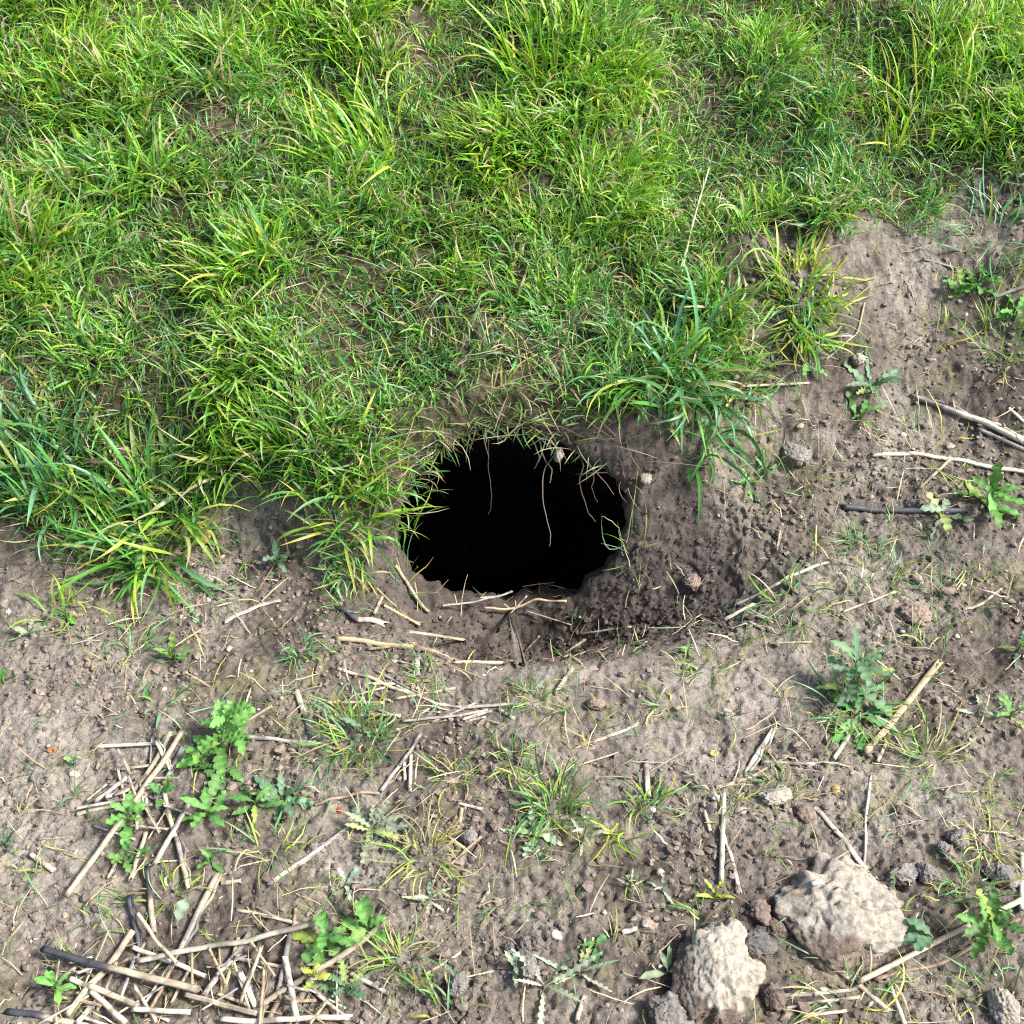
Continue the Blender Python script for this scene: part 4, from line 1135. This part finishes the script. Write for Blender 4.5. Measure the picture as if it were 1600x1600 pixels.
weed(1362, 608, 66, 10, 'blue green star shaped thistle seedling right of the drooping tuft', WB, 5, .28, .65, .35, .1)
weed(1345, 655, 46, 5, 'small green weed just below the star shaped thistle', WG, 3, .35, .5, .4, .2)
weed(1262, 572, 52, 9, 'feathery green weed between the pale tipped tuft and the thistle', WG, 4, .32, .65, .6, .6)
weed(1215, 575, 36, 5, 'small feathery weed left of the feathery green one', WB, 4, .32, .65, .4, .2)
weed(1470, 810, 66, 6, 'grey green weed over the right end of the dark stick', WP * .7, 3, .42, .55, .3, .2)
weed(1545, 790, 76, 11, 'large pale green weed at the right edge beside the dark stick', WG * 1.2, 3, .42, .55, .4, .4)
weed(1498, 462, 44, 9, 'small leafy weed on bare soil at upper right', WD * 1.5, 3, .45, .5, .5, .4)
weed(1530, 448, 44, 8, 'brighter leafy weed next to the small one at upper right', WG, 3, .42, .5, .5, .5)
weed(1585, 500, 46, 8, 'leafy weed at the right edge above the green tuft', WG * 1.2, 3, .4, .5, .5, .4)
weed(1455, 1472, 62, 4, 'broad toothed weed leaf on the long pale straw at lower right', WB, 3, .5, .45, .35, 0, lift=.012, az0=3.0, arc=1.5)
weed(1540, 1462, 78, 10, 'dense green weed at the lower right edge over the long pale straw', WG * .95, 4, .42, .6, .4, .35, lift=.008)
weed(1578, 1120, 46, 5, 'bright weed at the right edge level with the thin star tuft', WG * 1.1, 3, .36, .55, .4, .2)
weed(1528, 1112, 34, 4, 'pale upright weed left of the bright one at the right edge', WP * .9, 3, .36, .55, .7, .5)
weed(1590, 1018, 50, 7, 'green thistle weed cut by the right edge of the photo', WB, 4, .34, .6, .5, .4)
weed(1165, 757, 36, 8, 'tiny bright feathery weed on the right wall of the pit', WG * 1.3, 3, .2, .5, .5, .3)
weed(1195, 738, 36, 7, 'dull feathery weed right of the tiny bright one on the pit wall', WD * 1.5, 3, .2, .5, .5, .3)
weed(672, 1408, 48, 7, 'grey withered weed below the sprawling yellowish tuft', WP, 4, .26, .6, .2, .1)
weed(540, 1378, 40, 5, 'grey green withered seedling below the forked twig', WP * .85, 3, .34, .6, .3, .1)
weed(985, 1388, 38, 4, 'small pale seedling on bare soil at the lower centre right', WP * .8, 3, .25, .55, .3, .1, az0=.3)
weed(1035, 1392, 40, 4, 'pale reddish stemmed seedling right of the small pale seedling', WP * .8, 3, .22, .5, .4, .1)
weed(1118, 1398, 44, 5, 'yellow green seedling at the foot of the white bent straw', WY, 3, .24, .4, .6, .3)
weed(568, 1142, 52, 5, 'small lobed weed in the right half of the bushy tuft', WB, 4, .34, .6, .5, .4)
weed(805, 1518, 46, 5, 'pale yellow seedling left of the round grey clod', WP * .9, 3, .4, .55, .4, .2)
weed(930, 1478, 32, 3, 'tiny dark green seedling above the spiny thistle', WD * 1.3, 2, .5, .2, .4, .2)
weed(1075, 1020, 22, 4, 'tiny fresh seedling on crust right under the pit', WG * 1.3, 2, .35, .2, .5, .1)
weed(800, 983, 18, 4, 'minute green sprout on the floor of the pit', WG * 1.3, 2, .35, .2, .6, .1)
weed(893, 968, 22, 3, 'little blue green sprout on moist earth below the burrow', WB, 2, .4, .2, 1.0, .3)

# ------------------------------------------------------------------ clods and stones
def ico(sub):
    import bmesh
    bm = bmesh.new()
    bmesh.ops.create_icosphere(bm, subdivisions=sub, radius=1)
    bm.verts.ensure_lookup_table()
    v = np.array([t.co[:] for t in bm.verts]); f = np.array([[k.index for k in t.verts] for t in bm.faces])
    bm.free()
    return v, f
ICO = {k: ico(k) for k in (1, 2, 3, 4, 5, 6)}

def lump(px, py, wpx, dpx, hf, label, top, low, sub=5, rough=0.2, sink=0.35, mat=None, name='soil_clod', cat='clod', group=None, lift=0.0, crumb=0.17, cover=0.15):
    b = spot1(px, py)
    rx = metres(px, py, wpx) / 2; ry = metres(px, py, dpx) / 2 * 1.15; rz = (rx + ry) / 2 * hf
    v, f = ICO[sub]
    s = rng.uniform(0, 50, 3)
    a, bb, c = [(v[:, k] + s[k]) for k in range(3)]
    d = 1 + rough * 1.2 * perlin(a * 1.1, bb * 1.1, c * 1.1) + rough * 0.8 * perlin(a * 2.6, bb * 2.6, c * 2.6) + rough * .45 * perlin(a * 6, bb * 6, c * 6)
    # broken faces
    for k in range(9):
        nv = rng.normal(size=3); nv /= np.linalg.norm(nv)
        lim = rng.uniform(.80, 1.0)
        pr = (v * d[:, None]) @ nv
        d = np.where(pr > lim, d * (lim + (pr - lim) * .25) / np.maximum(pr, 1e-6), d)
    if sub >= 4:
        d -= crumb * 1.1 * np.abs(perlin(a * 5, bb * 5, c * 5)) + crumb * .7 * np.abs(perlin(a * 10, bb * 10, c * 10))
        pit = sst((perlin(a * 3.1 + 7, bb * 3.1, c * 3.1) - .1) / .3)
        w2, v2 = worley(a * 9, bb * 9, c * 9)
        d += crumb * .45 * pit * (np.sqrt(np.clip(1 - (w2 * 1.2) ** 2, 0, 1)) - .5)
        d += -crumb * .4 * np.abs(perlin(a * 22, bb * 22, c * 22)) + crumb * .2 * perlin(a * 34, bb * 34, c * 34)
    d = 1 + (d - 1)
    q = v * d[:, None] * [rx, ry, rz]
    az = rng.uniform(-.4, .4)
    q[:, :2] = np.stack([q[:, 0] * cos(az) - q[:, 1] * sin(az), q[:, 0] * sin(az) + q[:, 1] * cos(az)], -1)
    # irregular weathered crust, with sun side paler and shaded lower left painted in
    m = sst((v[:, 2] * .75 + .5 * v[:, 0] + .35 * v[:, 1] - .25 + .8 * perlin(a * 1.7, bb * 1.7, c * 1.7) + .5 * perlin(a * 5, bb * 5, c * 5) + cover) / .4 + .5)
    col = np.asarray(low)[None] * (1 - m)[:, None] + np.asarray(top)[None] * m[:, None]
    col *= (1 + .30 * perlin(a * 8, bb * 8, c * 8))[:, None].clip(.5, 1.4)
    g = float(G(b[0], b[1]))
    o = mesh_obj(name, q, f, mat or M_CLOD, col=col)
    o.location = (float(b[0]), float(b[1]), g + rz * (1 - 2 * sink) + lift)
    tag(o, label, cat, group)
    return o

CRUST = np.array([0.30, 0.273, 0.226]); GCR = np.array([0.20, 0.186, 0.172]); DSOIL = np.array([0.13, 0.10, 0.082]); MSOIL = np.array([0.20, 0.155, 0.125])
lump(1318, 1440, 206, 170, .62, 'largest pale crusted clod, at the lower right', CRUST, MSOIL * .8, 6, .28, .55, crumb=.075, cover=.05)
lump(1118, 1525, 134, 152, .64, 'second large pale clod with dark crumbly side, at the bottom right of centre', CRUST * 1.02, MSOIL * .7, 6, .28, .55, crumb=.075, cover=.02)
lump(1042, 1590, 70, 60, .7, 'grey lump at the bottom edge left of the second large clod', GCR * .9, DSOIL, 5, .25, .3)
lump(824, 1520, 38, 36, .85, 'round grey clod beside the sprawling thistle', GCR, MSOIL, 5, .28, .2, cover=.6)
lump(716, 1542, 34, 36, .85, 'round grey clod at the bottom left of centre by a thin twig', GCR * .9, MSOIL, 5, .28, .2, cover=.5)
lump(733, 1309, 26, 24, .85, 'small round grey clod at the end of the brown grey straw', GCR, MSOIL, 5, .28, .2, cover=.6)
lump(490, 1327, 24, 20, .8, 'small grey clod under the forked grey twig', GCR, MSOIL, 5, .28, .25, cover=.5)
lump(1212, 1247, 66, 28, .5, 'pale flat crust piece right of the upright white straw', CRUST * 1.1, CRUST * .7, 5, .25, .3, cover=.5)
lump(1258, 1270, 34, 30, .6, 'brown crumbly lump below right of the pale flat crust', MSOIL, DSOIL, 4, .25, .3)
lump(1158, 1264, 20, 13, .5, 'small pale chip left of the flat crust piece', CRUST * 1.1, CRUST, 3, .2, .3, cover=.9)
lump(1412, 1366, 58, 32, .55, 'flat pale grey clod above right of the largest clod', GCR * 1.2, GCR * .6, 5, .25, .3, cover=.4)
lump(1448, 1368, 36, 34, .75, 'grey clod just right of the flat pale grey one', GCR, MSOIL, 5, .28, .25, cover=.4)
lump(1497, 1312, 36, 32, .8, 'bluish grey clod by the pale withered tuft', GCR, MSOIL, 5, .28, .25, cover=.5)
lump(1472, 1325, 22, 18, .8, 'small grey clod left of the bluish grey one', GCR, MSOIL, 5, .28, .25, cover=.5)
lump(1486, 1342, 26, 22, .7, 'small brown grey clod under the bluish grey one', MSOIL * 1.2, DSOIL, 4, .2, .3)
lump(1570, 1372, 50, 36, .7, 'grey clod at the right edge among green blades', GCR, MSOIL, 5, .28, .25, cover=.4)
lump(1548, 1362, 28, 24, .7, 'small grey clod left of the clod at the right edge', GCR, MSOIL, 5, .28, .25, cover=.4)
lump(1566, 1575, 50, 56, .85, 'round pale clod in the bottom right corner', CRUST, GCR, 5, .16, .25, cover=.7)
lump(1340, 562, 25, 22, .8, 'small white grey clod left of the star thistle', CRUST, MSOIL, 4, .2, .25, cover=.5)
lump(1243, 716, 56, 34, .7, 'pale rough lump on the right shoulder of the pit', GCR * 1.1, MSOIL, 5, .25, .3, cover=.4)
lump(1008, 745, 22, 26, .6, 'pale chip stuck in the wall right of the burrow mouth', CRUST * .9, MSOIL, 4, .2, .35, cover=.6)
lump(930, 1101, 34, 20, .7, 'crumbly brown clod on the crust below the pit', MSOIL * 1.15, DSOIL, 5, .25, .3)
lump(820, 1478, 34, 32, .7, 'crumbly grey brown lump above the round grey clod', GCR * .7, DSOIL, 5, .28, .3)
lump(796, 1482, 22, 24, .7, 'small crumb lump left of the crumbly grey brown one', GCR * .7, DSOIL, 5, .28, .3)
lump(838, 1476, 24, 22, .7, 'small crumb lump right of the crumbly grey brown one', GCR * .7, DSOIL, 5, .28, .3)
lump(1080, 910, 34, 30, .6, 'brown crumbly lump on the right floor of the pit', MSOIL * 1.1, DSOIL, 5, .25, .35)
lump(1430, 960, 60, 40, .6, 'brown rounded lump on bare soil right of the pit', MSOIL * 1.3, MSOIL, 5, .22, .4)
lump(1210, 1560, 44, 40, .6, 'dark crumb lump between the two large clods', DSOIL * 1.1, DSOIL * .7, 5, .28, .3)
lump(1185, 1425, 46, 34, .6, 'dark crumb lump left of the largest clod', DSOIL * 1.3, DSOIL * .7, 5, .28, .3)
lump(1215, 1450, 34, 30, .6, 'dark crumb lump touching the left side of the largest clod', DSOIL * 1.2, DSOIL * .7, 5, .28, .3)
lump(1078, 1550, 56, 60, .55, 'black crumbly lump on the left side of the second large clod', DSOIL * .8, DSOIL * .5, 5, .3, .25)
lump(385, 1555, 44, 36, .6, 'grey lump behind the straw at the bottom left', GCR * .9, DSOIL, 5, .25, .3)
lump(1180, 1480, 60, 40, .5, 'grey crumbly ridge between the two large clods', GCR * .6, DSOIL, 5, .28, .35)
def stone(px, py, wpx, dpx, label, c, name='pebble', cat='pebble', hf=.7, group=None):
    return lump(px, py, wpx * .85, dpx * .85, hf, label, np.asarray(c) * .72, np.asarray(c) * .45, 3, .3, .35, M_STONE, name, cat, group, cover=.6)  # second tone is the same colour dimmed, painted shade for the lower left
stone(1307, 1233, 17, 21, 'honey yellow pebble right of the pale flat crust', (.50, .36, .15))
stone(115, 1209, 22, 12, 'oblong cream pebble on bare soil at the left', (.62, .54, .42))
stone(530, 1263, 13, 11, 'tiny red brick chip beside the bent twig', (.42, .10, .05), 'brick_chip', 'chip')
stone(346, 1118, 10, 8, 'tiny white pebble above the bright weed at left', (.72, .70, .66))
stone(326, 934, 13, 11, 'white rounded pebble at the left below the lush tuft', (.66, .58, .50))
stone(285, 963, 14, 10, 'white grey chip left of the tiny pale weed', (.66, .62, .58))
stone(252, 1065, 15, 16, 'blue grey chip on bare soil below the drooping weed', (.24, .24, .29))
stone(78, 1174, 9, 8, 'tiny buff pebble on bare soil at left', (.55, .46, .36))
stone(75, 1173 - 8, 8, 7, 'tiny grey pebble above the tiny buff one', (.40, .36, .32))
stone(100, 1428, 12, 11, 'pinkish pebble below the end of the long cream stalk', (.45, .33, .26))
stone(115, 1473, 9, 8, 'small white pebble above the blackened stalk', (.66, .62, .56))
stone(1032, 1361, 16, 13, 'pinkish white pebble on soil right of the lower centre', (.60, .48, .42))
stone(944, 1427, 9, 9, 'tiny cream pebble in the bottom centre', (.66, .60, .50))
stone(868, 1460, 22, 18, 'pale split chip at the bottom centre', (.64, .58, .48))
stone(1020, 1264, 12, 11, 'white chip at the end of the dark green blades', (.74, .72, .70))
stone(1117, 1248, 18, 10, 'bluish white chip at the top of the upright white straw', (.52, .54, .58))
stone(1110, 1265, 18, 26, 'dark slate chip left of the top of the upright straw', (.07, .07, .085), hf=.4)
stone(1480, 924, 34, 14, 'pinkish flat stone right of the pit level', (.46, .34, .28), hf=.5)
stone(1435, 902, 18, 24, 'pale upright shard right of the pit', (.58, .50, .42))
stone(1410, 985, 11, 9, 'small cream stone on soil at the right', (.60, .50, .40))
stone(1495, 995, 12, 9, 'small buff stone near the right edge', (.55, .47, .36))
stone(1412, 676, 13, 10, 'cream pebble above the long whitish bent straw', (.64, .56, .44))
stone(1250, 720 - 52, 16, 9, 'tan chip at the foot of the pale tipped tuft', (.5, .40, .24))
stone(1268, 1398, 24, 10, 'white oval pebble lying on the largest clod', (.74, .70, .63), hf=.5).location.z += .03
stone(1500, 470, 10, 10, 'pale pebble by the leafy weeds at upper right', (.64, .60, .55))
# flat bits
def flat_bit(px, py, wpx, hpx, label, c, name, cat, curl=.3):
    b = spot1(px, py); r = metres(px, py, wpx) / 2; h = metres(px, py, hpx) / 2
    out = np.array([(-1, -.3), (-.4, -.9), (.5, -.8), (1, -.1), (.7, .7), (-.1, 1), (-.8, .5)])
    n = len(out)
    rings = []
    for k in (1.0, .66, .33):
        p = out * k
        rings.append(np.stack([p[:, 0] * r, p[:, 1] * h, curl * r * (p[:, 0] ** 2 + .4 * p[:, 1]) + .0006 * rng.normal(size=n)], -1))
    top = np.concatenate(rings + [np.zeros((1, 3))]); V = np.concatenate([top, top - [0, 0, .0012]])
    F = []; m = 3 * n + 1
    tri = []
    for k in range(2):
        for i in range(n):
            j = (i + 1) % n
            F.append((k * n + i, k * n + j, (k + 1) * n + j, (k + 1) * n + i)); F.append((m + k * n + i, m + (k + 1) * n + i, m + (k + 1) * n + j, m + k * n + j))
    for i in range(n):
        j = (i + 1) % n
        tri += [(2 * n + i, 2 * n + j, 3 * n), (m + 2 * n + j, m + 2 * n + i, m + 3 * n)]
        F.append((i, m + i, m + j, j))
    t = R(38); V = V @ np.array([[1, 0, 0], [0, cos(t), sin(t)], [0, -sin(t), cos(t)]])
    o = mesh_obj(name, V, [np.array(F), np.array(tri)], M_STRAW, col=np.repeat([c], len(V), 0) * rng.normal(1, .08, (len(V), 1)))
    o.location = (float(b[0]), float(b[1]), float(G(b[0], b[1])) + h * .75)
    tag(o, label, cat)
flat_bit(317, 843, 30, 30, 'dry orange brown leaf fragment at the foot of the big lush tuft', (.46, .26, .11), 'leaf_fragment', 'dead leaf')
flat_bit(82, 1172 + 4, 14, 9, 'tiny orange brown leaf scrap beside the pebbles at left', (.40, .17, .05), 'leaf_fragment', 'dead leaf')
flat_bit(1115, 1178, 13, 10, 'yellow petal like scrap on pale crust right of centre', (.62, .52, .12), 'leaf_fragment', 'dead leaf')

# ------------------------------------------------------------------ roots hanging in the mouth
def root_strand(pts, wmm, label, c):
    """pts: (p, q, s) offsets from the mouth centre along E1, E2 and the tunnel axis, metres"""
    Pn = np.array([MC + (PC[0] + p) * E1 + (PC[1] + q) * E2 + s * AX for p, q, s in pts])
    n = 8 * (len(pts) - 1) + 1
    t = np.linspace(0, len(pts) - 1, n)
    pa = np.stack([np.interp(t, np.arange(len(pts)), Pn[:, k]) for k in range(3)], -1)
    for _ in range(5):
        pa[1:-1] = .25 * pa[:-2] + .5 * pa[1:-1] + .25 * pa[2:]
    f = np.linspace(0, 1, n)
    pa += .0018 * np.stack([perlin(f * 9 + pts[0][0] * 77, .5, .5), perlin(f * 9, 3.5, pts[0][0] * 99), perlin(f * 9, 7.5, .2)], -1)
    v, q, cc = tube(pa, wmm / 2000 * (1.1 - .6 * f), np.repeat([c], n, 0) * (1 + .25 * perlin(f * 8, 1.2, pts[0][0] * 40))[:, None], 6, 1, False)
    o = mesh_obj('root', v, q, M_ROOT, col=cc)
    tag(o, label, 'root')
    recentre(o, pa[0])

def rim(th_, k=1.0):
    Rr = float(np.interp(th_, TH, RT)) * k
    return Rr * cos(th_), Rr * sin(th_), float(np.interp(th_, TH, SRIM))

def hang(th_, drops, wmm, label, c, k=.99):
    p, q, s = rim(th_, k)
    root_strand([(p, q + .008, s + .02)] + [(p + a, q - b, s + .02 + d) for a, b, d in drops], wmm, label, np.array(c))
RC = (.20, .155, .115); RD = (.10, .075, .055)
hang(1.08, [(.006, .012, -.012), (-.018, .040, -.016), (-.020, .085, -.014), (-.008, .140, -.010), (-.012, .155, -.008)], 2.2, 'longest pale root dangling in the right half of the burrow mouth', RC)
hang(.75, [(.004, .01, -.01), (-.004, .030, -.012), (.002, .06, -.01), (.012, .085, -.008), (.02, .095, -.004)], 2.6, 'crooked forked root hanging at the right edge of the burrow mouth', RD)
hang(.62, [(.0, .015, -.01), (-.004, .035, -.01), (.004, .055, -.008)], 2.0, 'short root beside the crooked forked root at the right edge', RD)
hang(1.75, [(.0, .02, -.01), (-.002, .06, -.01), (.002, .105, -.008), (-.005, .125, -.006)], 1.4, 'thin dark root dangling in the left half of the burrow mouth', RD)
hang(1.32, [(.004, .012, -.012), (.012, .030, -.014), (.004, .048, -.012)], 2.4, 'short curled pale root at the top right of the burrow mouth', RC)
hang(1.22, [(-.002, .010, -.012), (.006, .034, -.014), (.016, .046, -.012), (.012, .066, -.010)], 2.4, 'zigzag greenish strand hanging at the top right of the burrow mouth', (.20, .26, .15))
hang(1.0, [(.02, .008, -.012), (.045, .035, -.02), (.075, .075, -.02)], 2.0, 'straight dry root slanting along the upper right edge of the mouth', RC)
hang(2.25, [(-.01, .0, -.03), (-.035, .012, -.04), (-.065, .036, -.05)], 2.6, 'straight pale dry stem slanting over the upper left lip of the burrow', (.5, .43, .3), 1.02)
hang(2.1, [(-.01, .0, -.02), (-.03, .006, -.035), (-.055, .02, -.04)], 2.2, 'second pale dry stem above the slanting one at the upper left lip', (.46, .38, .27), 1.05)
p_, q_, s_ = rim(.98, .9)
ro = lump(907, 727, 16, 24, 1.0, 'knobbly pale root clump at the top right of the burrow mouth', (.34, .31, .28), (.2, .17, .15), 4, .3, .5, name='root_clump', cat='root')
ro.location = [float(t) for t in (MC + (PC[0] + p_) * E1 + (PC[1] + q_) * E2 + (s_ + .0) * AX)]

# ------------------------------------------------------------------ crumbs, gravel and litter
def scatter(n, box, dens):
    x = rng.uniform(box[0], box[1], n * 6); y = rng.uniform(box[2], box[3], n * 6)
    k = rng.random(n * 6) < dens(x, y)
    x, y = x[k][:n], y[k][:n]
    r0, _, _ = mouth_r(np.stack([x, y, H(x, y)], -1))
    return x[r0 > 1.04], y[r0 > 1.04]

def crumbs(n, size, dens, name, label, mat, colf, sub=1):
    x, y = scatter(n, (-1.0, 1.0, -.8, .65), dens)
    m = len(x)
    v, f = ICO[sub]
    s = np.clip(rng.lognormal(math.log(size), .55, m), size * .4, size * 3.2)
    jit = 1 + rng.normal(0, .24, (m, len(v))).clip(-.5, .5)
    ax = rng.uniform(.55, 1.35, (m, 1, 3)) * [1, 1, .7]
    q = v[None] * jit[..., None] * ax * s[:, None, None]
    a = rng.uniform(0, 2 * pi, m)
    c, s_ = np.cos(a)[:, None], np.sin(a)[:, None]
    q = np.stack([q[..., 0] * c - q[..., 1] * s_, q[..., 0] * s_ + q[..., 1] * c, q[..., 2]], -1)
    q += np.stack([x, y, G(x, y) + s * .25], -1)[:, None]
    F = (f[None] + (np.arange(m) * len(v))[:, None, None]).reshape(-1, 3)
    col = np.repeat(colf(x, y, m)[:, None], len(v), 1).reshape(-1, 3)
    o = mesh_obj(name, q.reshape(-1, 3), F, mat, col=col, smooth=False)
    o['kind'] = 'stuff'; o['label'] = label

def soilcol(x, y, m):
    w_ = np.clip(moist_mask(x, y), 0, 1)[:, None]
    c = np.array([.22, .18, .148]) * (1 - w_) + np.array([.075, .059, .051]) * w_
    return c * rng.normal(1, .2, (m, 1)).clip(.5, 1.7)
crumbs(20000, .0019, lambda x, y: (1 - sward_mask(x, y)) * (.06 + .22 * moist_mask(x, y) + .45 * sst((perlin(x * 6, y * 6, 14.) + .1) / .5)), 'soil_crumbs', 'loose brown soil crumbs scattered over the bare ground and pit', M_CLOD, soilcol, 1)
crumbs(380, .0018, lambda x, y: (1 - sward_mask(x, y)) * .4, 'gravel', 'tiny pale grit scattered over the bare soil', M_STONE, lambda x, y, m: np.array([.44, .38, .31]) * rng.normal(1, .2, (m, 1)).clip(.4, 1.4) * rng.normal(1, .06, (m, 3)), 1)

def litter():
    parts = []
    n = 1500
    dens = lambda x, y: (1 - sward_mask(x, y)) * np.where(y < .0, .55, .35) * (1 - .7 * np.clip(moist_mask(x, y), 0, 1)) * (.3 + .7 * sst((perlin(x * 5, y * 5, 17.) + .2) / .5))
    x, y = scatter(n, (-1.0, 1.0, -.8, .6), dens); m = len(x)
    c = pal(m, [0, 0, .02, .02, .02, .45, .25, .25])
    parts.append(blades(np.stack([x, y, G(x, y) + .002], -1), rng.uniform(0, 2 * pi, m), rng.normal(.08, .12, m), rng.normal(.12, .2, m), rng.uniform(.006, .06, m) ** 1.0, rng.uniform(.0007, .0024, m), c, c * rng.uniform(.8, 1.15, (m, 1)), K=5, curl=.3, tipw=.5))
    n = 18
    t = rng.uniform(-2.75, -0.9, n); sd = rng.uniform(.02, .10, n)
    Rr = np.interp(t, TH, RT) * rng.uniform(.93, 1.0, n)
    b = MC + (PC[0] + Rr * np.cos(t))[:, None] * E1 + (PC[1] + Rr * np.sin(t) + .002 - .05 * sst((sd - .05) / .2))[:, None] * E2 + (np.interp(t, TH, SRIM) + sd)[:, None] * AX
    c = pal(n, [0, 0, .02, .05, .02, .35, .1, .4])
    parts.append(blades(b, rng.uniform(0, 2 * pi, n), rng.normal(-.30, .22, n), rng.normal(.1, .2, n), rng.uniform(.02, .06, n), rng.uniform(.001, .0024, n), c, c, K=5, curl=.3, clampz=False, tipw=.5))
    v, f, c = join(parts)
    o = mesh_obj('straw_litter', v, f, M_STRAW, col=c)
    o['kind'] = 'stuff'; o['label'] = 'scraps of chaff and dry grass strewn over the bare soil'
    x, y = scatter(1000, (-1.0, 1.0, -.8, .6), lambda x, y: dens(x, y) * 1.2); m = len(x)
    c = pal(m, SPARSE)
    # small sprigs, three or four blades from one root
    k = rng.integers(1, 5, m); i = np.repeat(np.arange(m), k); nn = len(i)
    ct = np.where((rng.random(nn) < .3)[:, None], DEAD, c[i] * 1.15)
    v, f, cc = blades(np.stack([x[i], y[i], G(x[i], y[i]) - .002], -1), rng.uniform(0, 2 * pi, nn), np.clip(rng.normal(.55, .4, nn), 0, 1.5), np.abs(rng.normal(.8, .5, nn)), rng.uniform(.012, .05, nn), rng.uniform(.0009, .0022, nn), c[i], ct, K=5, curl=.6)
    o = mesh_obj('sparse_grass', v, f, M_GRASS, col=cc)
    o['kind'] = 'stuff'; o['label'] = 'scattered tiny grass sprigs on the bare soil'
litter()
